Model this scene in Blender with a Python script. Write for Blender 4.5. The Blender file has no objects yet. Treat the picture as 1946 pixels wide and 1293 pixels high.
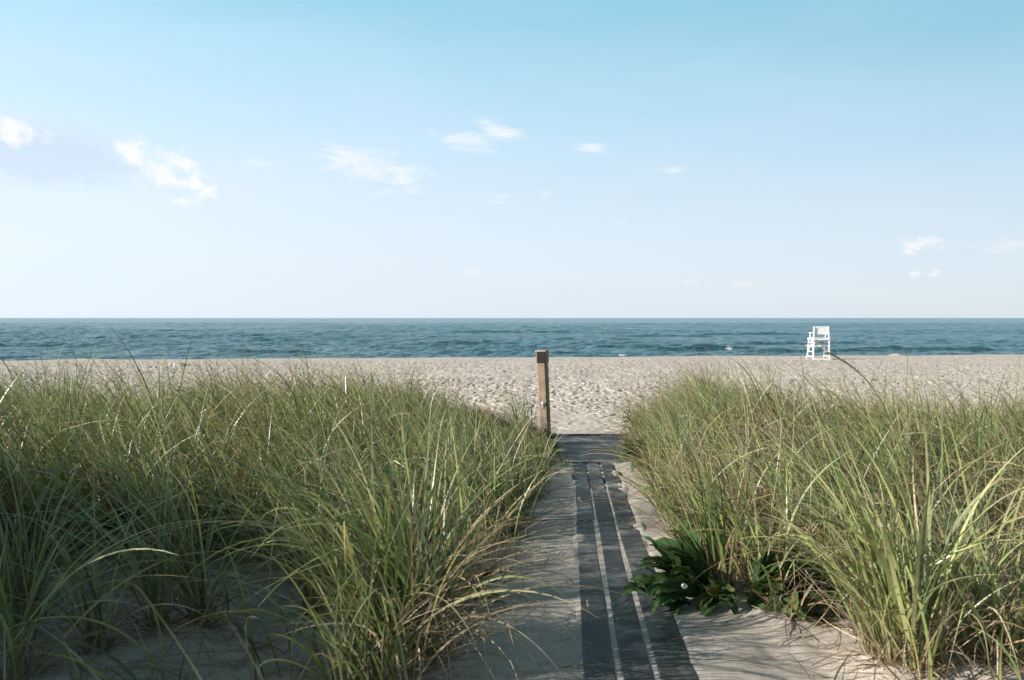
import bpy, bmesh, math, random
import numpy as np
from mathutils import Vector, Matrix

random.seed(7)
RNG = np.random.default_rng(11)
scene = bpy.context.scene
COL = scene.collection
R = math.radians

# ------------------------------------------------------------------ helpers
def tag(o, label=None, cat=None, group=None, kind=None):
    if label: o['label'] = label
    if cat: o['category'] = cat
    if group: o['group'] = group
    if kind: o['kind'] = kind
    return o

def empty(name, loc, rz=0.0):
    o = bpy.data.objects.new(name, None)
    o.empty_display_size = 0.1
    o.location = loc
    o.rotation_euler = (0, 0, rz)
    COL.objects.link(o)
    return o

def link_mesh(name, me, mat=None, parent=None, smooth=True):
    if mat: me.materials.append(mat)
    if smooth and len(me.polygons):
        me.polygons.foreach_set('use_smooth', np.ones(len(me.polygons), dtype=bool))
    o = bpy.data.objects.new(name, me)
    COL.objects.link(o)
    if parent is not None: o.parent = parent
    return o

def np_mesh(name, verts, quads, mat=None, parent=None, attrs=None, smooth=True, uv=None):
    """verts (V,3), quads (F,4) -> one mesh object; attrs: name -> (V,) floats or (V,3) colours"""
    me = bpy.data.meshes.new(name)
    V, F = len(verts), len(quads)
    me.vertices.add(V)
    me.vertices.foreach_set('co', np.asarray(verts, np.float32).ravel())
    me.loops.add(F * 4)
    me.loops.foreach_set('vertex_index', np.asarray(quads, np.int32).ravel())
    me.polygons.add(F)
    me.polygons.foreach_set('loop_start', np.arange(0, F * 4, 4, dtype=np.int32))
    for k, a in (attrs or {}).items():
        a = np.asarray(a, np.float32)
        if a.ndim == 1:
            at = me.attributes.new(k, 'FLOAT', 'POINT')
            at.data.foreach_set('value', a)
        else:
            at = me.attributes.new(k, 'FLOAT_COLOR', 'POINT')
            c = np.ones((V, 4), np.float32); c[:, :3] = a
            at.data.foreach_set('color', c.ravel())
    me.update(calc_edges=True)
    me.validate()
    return link_mesh(name, me, mat, parent, smooth)

def bm_obj(name, bm, mat, parent=None, smooth=False):
    bmesh.ops.recalc_face_normals(bm, faces=bm.faces)
    me = bpy.data.meshes.new(name)
    bm.to_mesh(me); bm.free()
    return link_mesh(name, me, mat, parent, smooth)

def add_box(bm, size, loc=(0, 0, 0), rot=None, bevel=0.0, segs=2):
    r = bmesh.ops.create_cube(bm, size=1.0)
    vs = r['verts']
    bmesh.ops.scale(bm, vec=size, verts=vs)
    if bevel > 0:
        es = list({e for v in vs for e in v.link_edges})
        b = bmesh.ops.bevel(bm, geom=es, offset=bevel, segments=segs, affect='EDGES', profile=0.5)
        vs = list({v for f in b['faces'] for v in f.verts} | {v for v in vs if v.is_valid})
        vs = [v for v in vs if v.is_valid]
    M = Matrix.Translation(loc)
    if rot is not None: M = M @ rot.to_4x4()
    bmesh.ops.transform(bm, matrix=M, verts=vs)
    return vs

def add_beam(bm, p0, p1, w, t, up=(0, 0, 1), bevel=0.004):
    """plank from p0 to p1; w measured along `up` (made perpendicular), t across"""
    p0, p1 = Vector(p0), Vector(p1)
    d = (p1 - p0); L = d.length; z = d.normalized()
    u = Vector(up); u = (u - z * u.dot(z)).normalized()
    s = u.cross(z)
    M = Matrix((s, u, z)).transposed()
    add_box(bm, (t, w, L), (p0 + p1) / 2, M, bevel, 1)

# ------------------------------------------------------------------ noise
def _h(ix, iy, seed):
    n = (ix.astype(np.int64) * 374761393 + iy.astype(np.int64) * 668265263 + seed * 1442695041) & 0xFFFFFFFF
    n = ((n ^ (n >> 13)) * 1274126177) & 0xFFFFFFFF
    n = ((n ^ (n >> 16)) * 2246822519) & 0xFFFFFFFF
    return ((n ^ (n >> 15)) & 0xFFFFFF) / float(0xFFFFFF)

def vnoise(x, y, seed=0):
    ix, iy = np.floor(x), np.floor(y)
    fx, fy = x - ix, y - iy
    fx = fx * fx * (3 - 2 * fx); fy = fy * fy * (3 - 2 * fy)
    a = _h(ix, iy, seed); b = _h(ix + 1, iy, seed); c = _h(ix, iy + 1, seed); d = _h(ix + 1, iy + 1, seed)
    return (a + (b - a) * fx) * (1 - fy) + (c + (d - c) * fx) * fy - 0.5

def fbm(x, y, seed=0, oct=4, gain=0.5):
    s = np.zeros_like(x); a = 1.0
    for k in range(oct):
        s = s + a * vnoise(x * 2 ** k + 17.3 * k, y * 2 ** k - 9.1 * k, seed + k)
        a *= gain
    return s

def sstep(a, b, x):
    t = np.clip((x - a) / (b - a), 0, 1)
    return t * t * (3 - 2 * t)

def pits(x, y, cell, seed, occ, rx, ry):
    """elongated dents (footprints) scattered on a jittered grid: returns 0..1 depth and rim"""
    gx, gy = np.floor(x / cell), np.floor(y / cell)
    dep = np.zeros_like(x); rim = np.zeros_like(x)
    for dx in (-1, 0, 1):
        for dy in (-1, 0, 1):
            cx, cy = gx + dx, gy + dy
            on = _h(cx, cy, seed) < occ
            px = (cx + _h(cx, cy, seed + 1)) * cell
            py = (cy + _h(cx, cy, seed + 2)) * cell
            an = _h(cx, cy, seed + 3) * math.pi
            sc = 0.6 + 0.8 * _h(cx, cy, seed + 4)
            c, s = np.cos(an), np.sin(an)
            u = ((x - px) * c + (y - py) * s) / (rx * sc)
            v = (-(x - px) * s + (y - py) * c) / (ry * sc)
            q = u * u + v * v
            dep = np.maximum(dep, np.where(on, np.exp(-q ** 3), 0) * (0.5 + 0.5 * sc / 1.4))
            rim = np.maximum(rim, np.where(on, np.exp(-((np.sqrt(q) - 1.45) / 0.35) ** 2), 0))
    return dep, rim

# ------------------------------------------------------------------ the lie of the land
PATH_A, PATH_B = 0.297, 0.0722                       # centre line of the boards: x = A + B*y
def path_x(y): return PATH_A + PATH_B * y
PY = np.array([-80, -8, 0, 3.3, 6.35, 9.74, 13.0, 13.4, 20, 40, 66, 78, 83, 90, 100, 140, 220])
PZ = np.array([0.9, 0.35, 0.13, 0.0, -0.13, -0.28, -0.42, -0.44, -0.65, -1.28, -2.08, -2.37, -2.62, -3.6, -4.9, -6.5, -9.0])
DECK = (0.64, 1.86, 9.79, 13.03)                     # x0, x1, y0, y1 of the crosswise deck

MOUNDS = [(-0.46, 3.40, 0.07), (-0.97, 3.86, 0.04), (-1.43, 3.64, 0.05), (-1.62, 3.62, 0.03), (-1.80, 3.42, 0.03), (-1.15, 4.55, 0.04), (1.72, 3.46, 0.07), (2.13, 3.50, 0.05), (1.41, 4.03, 0.04), (1.17, 4.42, 0.04), (1.22, 5.70, 0.04), (1.33, 7.25, 0.03)]
def ground(x, y, fine=True):
    x = np.asarray(x, float); y = np.asarray(y, float)
    z = np.interp(y, PY, PZ)
    base = z.copy()
    z = z + sstep(35, 78, y) * np.clip(x, -90, 90) * 0.0057
    xc = path_x(y)
    d = x - xc
    fade = 1 - sstep(12.6, 16.0, y)
    # left dune, plus an unseen ridge added far left to shade the foreground
    sl = sstep(0.45, 2.3, -d) * fade
    left = (0.03 - base) - 0.055 * np.maximum(-x - 3.2, 0) * sstep(6, 11, y)
    left = left + (0.25 * sstep(-2.3, -4.0, x) * (1 - sstep(5.5, 9.5, y)) + 1.9 * sstep(-2.75, -4.9, x) * (1 - sstep(2.9, 5.2, y)) * (1 - 0.5 * sstep(-7, -13, x)))
    z = z + sl * left
    # right dune with its mound behind the deck end
    sr = sstep(0.55, 1.9, d) * fade
    fall = np.where(y > 8.5, 1 + (np.exp(-((x - 2.7) / 1.5) ** 2) * 1.35 - 1) * sstep(8.5, 11, y), 1.0)
    z = z + sr * (0.0 - base) * fall
    side = sstep(0.28, 0.75, np.abs(d)) * fade
    z = z + side * (0.10 * fbm(x * 0.9, y * 0.9, 3, 3) + 0.03 * fbm(x * 3.2, y * 3.2, 5, 3))
    # sand lies level with the boards and a touch lower in the joints
    z = z + side * 0.018 * fbm(x * 7.5, y * 7.5, 15, 2)
    for tx, ty, th in MOUNDS:
        z = z + th * np.exp(-((x - tx) ** 2 + (y - ty) ** 2) / (2 * 0.12 ** 2))
    near = (np.abs(d) < 0.25) & (y > 2.2) & (y < 9.8)
    low = np.where(near, -0.004 - 0.05 * sstep(7.6, 9.0, y) * np.clip(0.6 + 2.4 * vnoise(x * 3, y * 7, 21), 0, 1), 0.0)
    z = z + np.where((np.abs(d) > 0.19) & (np.abs(d) < 0.27) & (y > 2.2) & (y < 9.8), 0.016 * np.clip(3.2 * vnoise(x * 6, y * 2.6, 23) - 0.25, 0, 1), 0)
    edge = (1 - sstep(0.25, 0.6, np.abs(d))) * fade * (~near)
    z = z + low + edge * (-0.006 + 0.030 * fbm(x * 2.3, y * 2.3, 9, 3))
    indeck = (x > DECK[0] - 0.02) & (x < DECK[1] + 0.02) & (y > DECK[2] + 0.01) & (y < DECK[3] - 0.02)
    z = np.where(indeck, np.minimum(z, base - 0.07), z)
    for ge in (10.06, 10.27, 11.28, 11.72, 12.36):
        z = np.where(indeck & (np.abs(y - ge) < 0.08), base - 0.010, z)
    if fine:
        b = sstep(13.05, 14.2, y)
        clear = 1 - 0.75 * np.exp(-((x - 1.3 - 0.05 * (y - 13)) / 0.9) ** 2) * (1 - sstep(15, 20, y))
        m = (y > 12.9) & (y < 92)
        if m.any():
            xm, ym = x[m], y[m]
            d1, r1 = pits(xm, ym, 0.27, 31, 0.85, 0.10, 0.050)
            d2, r2 = pits(xm, ym, 0.60, 41, 0.45, 0.16, 0.085)
            busy = 0.55 + 0.9 * np.clip(0.5 + 1.5 * fbm(xm * 0.22 + 0.3 * ym, ym * 0.10, 71, 3), 0, 1)
            lane = 1 - 0.6 * np.exp(-((xm - 2.6 - 0.35 * (ym - 14) + 0.5 * np.sin(ym * 0.3)) / 0.22) ** 2) - 0.6 * np.exp(-((xm - 4.2 - 0.35 * (ym - 14) + 0.5 * np.sin(ym * 0.3)) / 0.22) ** 2)
            dd = 0.060 * clear[m] * busy * lane * (0.30 * r1 - d1) + 0.055 * clear[m] * busy * (0.28 * r2 - d2)
            dd = dd - 0.03 * (1 - lane) + 0.055 * fbm(xm * 2.2, ym * 2.2, 13, 4, 0.68) * (0.3 + 0.7 * clear[m])
            grow = 1 + 0.15 * sstep(18, 45, ym)
            calm = 1 - 0.75 * sstep(66, 76, ym)
            z[m] += b[m] * dd * grow * calm
        # a heap with a dug hollow, and low lumps on the crest
        z = z + 0.30 * np.exp(-(((x + 21.6) / 0.9) ** 2 + ((y - 51.5) / 0.7) ** 2)) - 0.35 * np.exp(-(((x + 21.2) / 1.0) ** 2 + ((y - 49.8) / 0.8) ** 2))
        z = z + 0.20 * np.exp(-(((x - 37.6) / 0.5) ** 2 + ((y - 78) / 0.8) ** 2)) + 0.16 * np.exp(-(((x + 42) / 3.0) ** 2 + ((y - 78) / 2.0) ** 2))
        z = z + sstep(60, 78, y) * 0.10 * fbm(x * 0.12, y * 0.05, 77, 3)
    return z

GX0, GY0, GS = -24.0, -8.0, 0.08
_gx = np.arange(GX0, 24.0, GS); _gy = np.arange(GY0, 18.0, GS)
_GXX, _GYY = np.meshgrid(_gx, _gy)
GRID = ground(_GXX, _GYY, fine=False)
def gz(x, y):
    fx = np.clip((np.asarray(x, float) - GX0) / GS, 0, len(_gx) - 1.01); fy = np.clip((np.asarray(y, float) - GY0) / GS, 0, len(_gy) - 1.01)
    ix, iy = fx.astype(int), fy.astype(int); fx, fy = fx - ix, fy - iy
    return (GRID[iy, ix] * (1 - fx) + GRID[iy, ix + 1] * fx) * (1 - fy) + (GRID[iy + 1, ix] * (1 - fx) + GRID[iy + 1, ix + 1] * fx) * fy

def fan_mesh(name, us, ys, wid, zf, mat, attrf=None):
    U, Y = np.meshgrid(us, ys)
    X = U * wid(Y)
    Z = zf(X, Y)
    n, m = len(ys), len(us)
    V = np.stack([X, Y, Z], -1).reshape(-1, 3)
    i = (np.arange(n - 1)[:, None] * m + np.arange(m - 1)[None, :]).ravel()
    Q = np.stack([i, i + 1, i + m + 1, i + m], -1)
    at = attrf(X, Y, Z) if attrf else None
    if at: at = {k: a.ravel() for k, a in at.items()}
    return np_mesh(name, V, Q, mat, None, at)

# ------------------------------------------------------------------ materials
def new_mat(name):
    m = bpy.data.materials.new(name); m.use_nodes = True
    nt = m.node_tree
    return m, nt, nt.nodes, nt.links, nt.nodes['Principled BSDF'], nt.nodes['Material Output']

def N(nodes, t, **kw):
    n = nodes.new(t)
    for k, v in kw.items():
        if k in n.inputs.keys() if isinstance(k, str) else False: n.inputs[k].default_value = v
        else: setattr(n, k, v)
    return n

def ramp(nodes, stops, interp='LINEAR'):
    r = nodes.new('ShaderNodeValToRGB'); r.color_ramp.interpolation = interp
    e = r.color_ramp.elements
    while len(e) < len(stops): e.new(0.5)
    for k, (p, c) in enumerate(stops):
        e[k].position = p; e[k].color = (*c, 1) if len(c) == 3 else c
    return r

def noise(nodes, links, vec, scale, detail=4, rough=0.55, dist=0.0):
    n = nodes.new('ShaderNodeTexNoise')
    n.inputs['Scale'].default_value = scale; n.inputs['Detail'].default_value = detail
    n.inputs['Roughness'].default_value = rough; n.inputs['Distortion'].default_value = dist
    if vec is not None: links.new(vec, n.inputs['Vector'])
    return n

def mapped(nodes, links, out, scale=(1, 1, 1), rot=(0, 0, 0)):
    mp = nodes.new('ShaderNodeMapping'); mp.inputs['Scale'].default_value = scale; mp.inputs['Rotation'].default_value = rot
    links.new(out, mp.inputs['Vector']); return mp.outputs['Vector']

def mixrgb(nodes, links, fac, a, b, mode='MIX'):
    n = nodes.new('ShaderNodeMix'); n.data_type = 'RGBA'; n.blend_type = mode
    for sock, v in ((n.inputs[0], fac), (n.inputs[6], a), (n.inputs[7], b)):
        if hasattr(v, 'node'): links.new(v, sock)
        elif isinstance(v, (int, float)): sock.default_value = v
        else: sock.default_value = (*v, 1)
    return n.outputs[2]

def bump(nodes, links, height, strength, dist, normal=None):
    b = nodes.new('ShaderNodeBump'); b.inputs['Strength'].default_value = strength; b.inputs['Distance'].default_value = dist
    links.new(height, b.inputs['Height'])
    if normal is not None: links.new(normal, b.inputs['Normal'])
    return b.outputs['Normal']

def mat_sand():
    m, nt, nd, lk, P, out = new_mat('sand')
    tc = nd.new('ShaderNodeTexCoord').outputs['Object']
    big = noise(nd, lk, tc, 0.35, 4)
    med = noise(nd, lk, tc, 5.0, 5, 0.6)
    fine = noise(nd, lk, tc, 115.0, 4, 0.75)
    spk = nd.new('ShaderNodeTexVoronoi'); spk.inputs['Scale'].default_value = 42; lk.new(tc, spk.inputs['Vector'])
    c1 = ramp(nd, [(0.3, (0.50, 0.445, 0.395)), (0.7, (0.63, 0.57, 0.51))]); lk.new(big.outputs['Fac'], c1.inputs['Fac'])
    c2 = ramp(nd, [(0.25, (0.80, 0.79, 0.78)), (0.75, (1.0, 1.0, 1.0))]); lk.new(med.outputs['Fac'], c2.inputs['Fac'])
    c3 = ramp(nd, [(0.33, (0.50, 0.48, 0.46)), (0.55, (1, 1, 1))]); lk.new(fine.outputs['Fac'], c3.inputs['Fac'])
    c = mixrgb(nd, lk, 1.0, c1.outputs['Color'], c2.outputs['Color'], 'MULTIPLY')
    c = mixrgb(nd, lk, 0.8, c, c3.outputs['Color'], 'MULTIPLY')
    # scattered dark crumbs of plant matter
    pick = nd.new('ShaderNodeMath'); pick.operation = 'LESS_THAN'; pick.inputs[1].default_value = 0.16
    lk.new(spk.outputs['Distance'], pick.inputs[0])
    sep = nd.new('ShaderNodeSeparateColor'); lk.new(spk.outputs['Color'], sep.inputs[0])
    rare = nd.new('ShaderNodeMath'); rare.operation = 'GREATER_THAN'; rare.inputs[1].default_value = 0.78
    lk.new(sep.outputs[0], rare.inputs[0])
    both = nd.new('ShaderNodeMath'); both.operation = 'MULTIPLY'; lk.new(pick.outputs[0], both.inputs[0]); lk.new(rare.outputs[0], both.inputs[1])
    c = mixrgb(nd, lk, both.outputs[0], c, (0.10, 0.075, 0.05))
    # sand under the grass: dead plant debris plus painted-in shade between blades
    at = nd.new('ShaderNodeAttribute'); at.attribute_name = 'litter_shade'
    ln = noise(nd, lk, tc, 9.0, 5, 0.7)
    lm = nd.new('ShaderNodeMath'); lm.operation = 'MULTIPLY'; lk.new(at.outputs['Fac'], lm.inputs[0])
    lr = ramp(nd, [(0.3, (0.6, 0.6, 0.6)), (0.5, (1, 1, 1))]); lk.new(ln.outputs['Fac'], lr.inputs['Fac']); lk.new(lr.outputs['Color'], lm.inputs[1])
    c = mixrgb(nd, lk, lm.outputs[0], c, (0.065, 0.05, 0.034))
    lk.new(c, P.inputs['Base Color'])
    P.inputs['Roughness'].default_value = 0.95; P.inputs['Specular IOR Level'].default_value = 0.15
    n1 = bump(nd, lk, fine.outputs['Fac'], 0.5, 0.004)
    rip = noise(nd, lk, mapped(nd, lk, tc, (3.0, 9.0, 3.0), (0, 0, 0.3)), 1.6, 5, 0.6)
    n2 = bump(nd, lk, rip.outputs['Fac'], 0.6, 0.02, n1)
    lk.new(n2, P.inputs['Normal'])
    return m

def mat_sea():
    m, nt, nd, lk, P, out = new_mat('sea_water')
    tc = nd.new('ShaderNodeTexCoord').outputs['Object']
    w1 = noise(nd, lk, mapped(nd, lk, tc, (0.8, 1.7, 1)), 1.0, 6, 0.62, 0.3)
    w2 = noise(nd, lk, mapped(nd, lk, tc, (0.05, 0.14, 1), (0, 0, 0.15)), 1.0, 5, 0.6, 0.4)
    w3 = noise(nd, lk, mapped(nd, lk, tc, (0.012, 0.035, 1), (0, 0, 0.1)), 1.0, 6, 0.65, 0.4)
    nrm = bump(nd, lk, w3.outputs['Fac'], 1.0, 3.5)
    nrm = bump(nd, lk, w2.outputs['Fac'], 1.0, 1.5, nrm)
    nrm = bump(nd, lk, w1.outputs['Fac'], 1.0, 0.30, nrm)
    lk.new(nrm, P.inputs['Normal'])
    patch = noise(nd, lk, mapped(nd, lk, tc, (0.004, 0.02, 1)), 1.0, 4)
    c = ramp(nd, [(0.35, (0.046, 0.128, 0.160)), (0.65, (0.066, 0.165, 0.200))]); lk.new(patch.outputs['Fac'], c.inputs['Fac'])
    at = nd.new('ShaderNodeAttribute'); at.attribute_name = 'foam'
    fn = noise(nd, lk, tc, 3.5, 5, 0.7)
    mm = nd.new('ShaderNodeMath'); mm.operation = 'MULTIPLY'; lk.new(at.outputs['Fac'], mm.inputs[0]); lk.new(fn.outputs['Fac'], mm.inputs[1])
    fr = ramp(nd, [(0.3, (0, 0, 0)), (0.42, (1, 1, 1))]); lk.new(mm.outputs[0], fr.inputs['Fac'])
    cc = mixrgb(nd, lk, fr.outputs['Color'], c.outputs['Color'], (0.8, 0.82, 0.82))
    lk.new(cc, P.inputs['Base Color'])
    P.inputs['Roughness'].default_value = 0.22; P.inputs['IOR'].default_value = 1.333
    return m

def mat_blade(name='grass_blade', trans=0.20, rough=0.36):
    m, nt, nd, lk, P, out = new_mat(name)
    at = nd.new('ShaderNodeAttribute'); at.attribute_name = 'tint'
    tc = nd.new('ShaderNodeTexCoord').outputs['Object']
    n = noise(nd, lk, tc, 14.0, 3, 0.6)
    r = ramp(nd, [(0.3, (0.72, 0.72, 0.70)), (0.7, (1.15, 1.12, 1.05))]); lk.new(n.outputs['Fac'], r.inputs['Fac'])
    c = mixrgb(nd, lk, 1.0, at.outputs['Color'], r.outputs['Color'], 'MULTIPLY')
    lk.new(c, P.inputs['Base Color'])
    P.inputs['Roughness'].default_value = rough; P.inputs['Specular IOR Level'].default_value = 0.45
    t = nd.new('ShaderNodeBsdfTranslucent'); lk.new(mixrgb(nd, lk, 1.0, c, (1.25, 1.3, 0.75), 'MULTIPLY'), t.inputs['Color'])
    mx = nd.new('ShaderNodeMixShader'); mx.inputs[0].default_value = trans
    lk.new(P.outputs[0], mx.inputs[1]); lk.new(t.outputs[0], mx.inputs[2]); lk.new(mx.outputs[0], out.inputs['Surface'])
    return m

def mat_plank(name, dark=(0.016, 0.017, 0.017), light=(0.042, 0.044, 0.044), dust=0.45, axis=1):
    m, nt, nd, lk, P, out = new_mat(name)
    geo = nd.new('ShaderNodeNewGeometry').outputs['Position']
    oi = nd.new('ShaderNodeObjectInfo')
    add = nd.new('ShaderNodeVectorMath'); add.operation = 'ADD'; lk.new(geo, add.inputs[0])
    sc = nd.new('ShaderNodeVectorMath'); sc.operation = 'SCALE'; sc.inputs[0].default_value = (13, 7, 3); lk.new(oi.outputs['Random'], sc.inputs['Scale'])
    lk.new(sc.outputs[0], add.inputs[1]); v = add.outputs[0]
    s = (45, 2.2, 45) if axis == 1 else (2.2, 45, 45)
    grain = noise(nd, lk, mapped(nd, lk, v, s), 1.0, 5, 0.65, 0.2)
    blot = noise(nd, lk, v, 2.4, 5, 0.6)
    c = ramp(nd, [(0.3, dark), (0.7, light)]); lk.new(grain.outputs['Fac'], c.inputs['Fac'])
    b = ramp(nd, [(0.3, (0.65, 0.65, 0.65)), (0.7, (1.35, 1.35, 1.35))]); lk.new(blot.outputs['Fac'], b.inputs['Fac'])
    cc = mixrgb(nd, lk, 1.0, c.outputs['Color'], b.outputs['Color'], 'MULTIPLY')
    # each board weathers to its own tone
    tr = ramp(nd, [(0.0, (0.6, 0.6, 0.6)), (1.0, (1.7, 1.7, 1.7))]); lk.new(oi.outputs['Random'], tr.inputs['Fac'])
    cc = mixrgb(nd, lk, 1.0, cc, tr.outputs['Color'], 'MULTIPLY')
    # drifts of sand and salt rubbed into the surface
    d1 = noise(nd, lk, mapped(nd, lk, v, (5.5, 7.5, 5.5)), 1.0, 8, 0.72, 0.6)
    d2 = noise(nd, lk, v, 1.1, 3, 0.5)
    mu = nd.new('ShaderNodeMath'); mu.operation = 'MULTIPLY'; lk.new(d1.outputs['Fac'], mu.inputs[0]); lk.new(d2.outputs['Fac'], mu.inputs[1])
    dr = ramp(nd, [(0.25, (0, 0, 0)), (0.33, (dust, dust, dust)), (0.46, (1, 1, 1))]); lk.new(mu.outputs[0], dr.inputs['Fac'])
    gr = noise(nd, lk, v, 220, 2, 0.6)
    g2 = ramp(nd, [(0.62, (0, 0, 0)), (0.72, (0.5, 0.5, 0.5))]); lk.new(gr.outputs['Fac'], g2.inputs['Fac'])
    f = nd.new('ShaderNodeMath'); f.operation = 'MAXIMUM'; lk.new(dr.outputs['Color'], f.inputs[0]); lk.new(g2.outputs['Color'], f.inputs[1])
    cc = mixrgb(nd, lk, f.outputs[0], cc, (0.34, 0.33, 0.31))
    lk.new(cc, P.inputs['Base Color'])
    P.inputs['Roughness'].default_value = 0.6; P.inputs['Specular IOR Level'].default_value = 0.35
    lk.new(bump(nd, lk, grain.outputs['Fac'], 0.5, 0.004), P.inputs['Normal'])
    return m

def mat_wood(name, dark, light, scale=(38, 38, 1.6)):
    m, nt, nd, lk, P, out = new_mat(name)
    tc = nd.new('ShaderNodeTexCoord').outputs['Object']
    g = noise(nd, lk, mapped(nd, lk, tc, scale), 1.0, 6, 0.65, 0.4)
    c = ramp(nd, [(0.28, dark), (0.72, light)]); lk.new(g.outputs['Fac'], c.inputs['Fac'])
    b = noise(nd, lk, tc, 5.0, 4)
    br = ramp(nd, [(0.3, (0.7, 0.7, 0.72)), (0.7, (1.15, 1.15, 1.12))]); lk.new(b.outputs['Fac'], br.inputs['Fac'])
    lk.new(mixrgb(nd, lk, 1.0, c.outputs['Color'], br.outputs['Color'], 'MULTIPLY'), P.inputs['Base Color'])
    P.inputs['Roughness'].default_value = 0.8
    lk.new(bump(nd, lk, g.outputs['Fac'], 0.5, 0.004), P.inputs['Normal'])
    return m

def mat_plain(name, col, rough=0.6, metal=0.0, var=0.25, scale=8.0):
    m, nt, nd, lk, P, out = new_mat(name)
    tc = nd.new('ShaderNodeTexCoord').outputs['Object']
    n = noise(nd, lk, tc, scale, 5, 0.6)
    lo = tuple(c * (1 - var) for c in col); hi = tuple(min(1, c * (1 + var * 0.5)) for c in col)
    c = ramp(nd, [(0.3, lo), (0.65, hi)]); lk.new(n.outputs['Fac'], c.inputs['Fac'])
    lk.new(c.outputs['Color'], P.inputs['Base Color'])
    P.inputs['Roughness'].default_value = rough; P.inputs['Metallic'].default_value = metal
    lk.new(bump(nd, lk, n.outputs['Fac'], 0.2, 0.003), P.inputs['Normal'])
    return m

def mat_leaf():
    m, nt, nd, lk, P, out = new_mat('broad_leaf')
    at = nd.new('ShaderNodeAttribute'); at.attribute_name = 'tint'
    ac = nd.new('ShaderNodeAttribute'); ac.attribute_name = 'across'      # 0 at the midrib, 1 at the margin
    tc = nd.new('ShaderNodeTexCoord').outputs['Object']
    n = noise(nd, lk, tc, 40.0, 4, 0.6)
    r = ramp(nd, [(0.3, (0.75, 0.78, 0.7)), (0.7, (1.1, 1.1, 1.05))]); lk.new(n.outputs['Fac'], r.inputs['Fac'])
    c = mixrgb(nd, lk, 1.0, at.outputs['Color'], r.outputs['Color'], 'MULTIPLY')
    rib = ramp(nd, [(0.02, (1, 1, 1)), (0.12, (0, 0, 0))]); lk.new(ac.outputs['Fac'], rib.inputs['Fac'])
    c = mixrgb(nd, lk, rib.outputs['Color'], c, (0.10, 0.15, 0.06))
    lk.new(c, P.inputs['Base Color'])
    P.inputs['Roughness'].default_value = 0.7; P.inputs['Specular IOR Level'].default_value = 0.22
    lk.new(bump(nd, lk, n.outputs['Fac'], 0.3, 0.004), P.inputs['Normal'])
    t = nd.new('ShaderNodeBsdfTranslucent'); lk.new(mixrgb(nd, lk, 1.0, c, (1.4, 1.6, 0.7), 'MULTIPLY'), t.inputs['Color'])
    mx = nd.new('ShaderNodeMixShader'); mx.inputs[0].default_value = 0.22
    lk.new(P.outputs[0], mx.inputs[1]); lk.new(t.outputs[0], mx.inputs[2]); lk.new(mx.outputs[0], out.inputs['Surface'])
    return m

M_SAND = mat_sand(); M_SEA = mat_sea(); M_BLADE = mat_blade(); M_DRY = mat_blade('dry_grass', 0.2, 0.6); M_LEAF = mat_leaf()
M_PLANK = mat_plank('boardwalk_plank'); M_CROSS = mat_plank('deck_plank', (0.013, 0.015, 0.016), (0.034, 0.038, 0.040), 0.35, 0)
M_POST = mat_wood('post_wood', (0.14, 0.095, 0.065), (0.36, 0.26, 0.18))
M_PCAP = mat_wood('post_cap_wood', (0.25, 0.2, 0.15), (0.45, 0.38, 0.3), (30, 4, 30))
M_OLIVE = mat_plain('dark_plate', (0.007, 0.0065, 0.0045), 0.85)
M_WHITE = mat_plain('white_paint', (0.76, 0.76, 0.74), 0.6, 0, 0.22, 4.0)
M_STEEL = mat_plain('galvanised_steel', (0.55, 0.58, 0.60), 0.4, 0.6, 0.3, 40)
M_BLACK = mat_plain('black_iron', (0.02, 0.02, 0.02), 0.5)
M_FLECK = mat_plain('white_fleck', (0.8, 0.8, 0.78), 0.7)
M_STEM = mat_plain('plant_stem', (0.09, 0.07, 0.035), 0.7)
M_TWIG = mat_plain('grey_twig', (0.09, 0.07, 0.055), 0.8)

# ------------------------------------------------------------------ where the grass grows
LE = np.array([[2, -0.6], [3, -0.35], [4, -0.25], [4.6, -0.1], [6.3, 0.10], [7.5, 0.25], [9, 0.42], [9.8, 0.50], [12, 0.46], [13.2, 0.36], [15, 0.2]])
RE = np.array([[2, 1.9], [3, 1.8], [4, 1.42], [4.6, 1.22], [5.7, 1.20], [6.3, 1.28], [7.5, 1.42], [9.3, 1.56], [10.5, 1.58], [12, 1.72], [13, 1.95], [15, 2.4]])
def left_edge(y): return np.interp(y, LE[:, 0], LE[:, 1])
def right_edge(y): return np.interp(y, RE[:, 0], RE[:, 1])
def dens_left(x, y):
    e = sstep(-0.12, 0.14, left_edge(y) - x + 0.22 * fbm(x * 1.7, y * 1.7, 51, 2))
    front = np.where(x < -2.55, 4.25 - 5.0 * sstep(-2.55, -3.6, x), 4.55 + 0.35 * sstep(-1.6, -0.6, x))  # out of view at left, grass runs farther back to shade the sand
    f = sstep(-0.15, 0.45, y - front + 0.5 * fbm(x * 1.3, y * 1.3, 52, 2))
    b = 1 - sstep(-0.7, 0.6, y - 13.4 + 1.2 * fbm(x * 0.5, y * 0.5, 53, 2) + 0.3 * sstep(-1.6, 0.3, x))
    return e * f * b
def dens_right(x, y):
    e = sstep(-0.12, 0.14, x - right_edge(y) + 0.22 * fbm(x * 1.7, y * 1.7, 61, 2))
    front = np.where(x > 2.5, 4.2 - 1.6 * sstep(2.5, 3.4, x), 4.15 + 0.0 * x)
    f = sstep(-0.1, 0.4, y - front + 0.5 * fbm(x * 1.3, y * 1.3, 62, 2))
    b = 1 - sstep(-0.7, 0.6, y - 13.5 + 1.2 * fbm(x * 0.5, y * 0.5, 63, 2))
    return e * f * b

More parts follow.
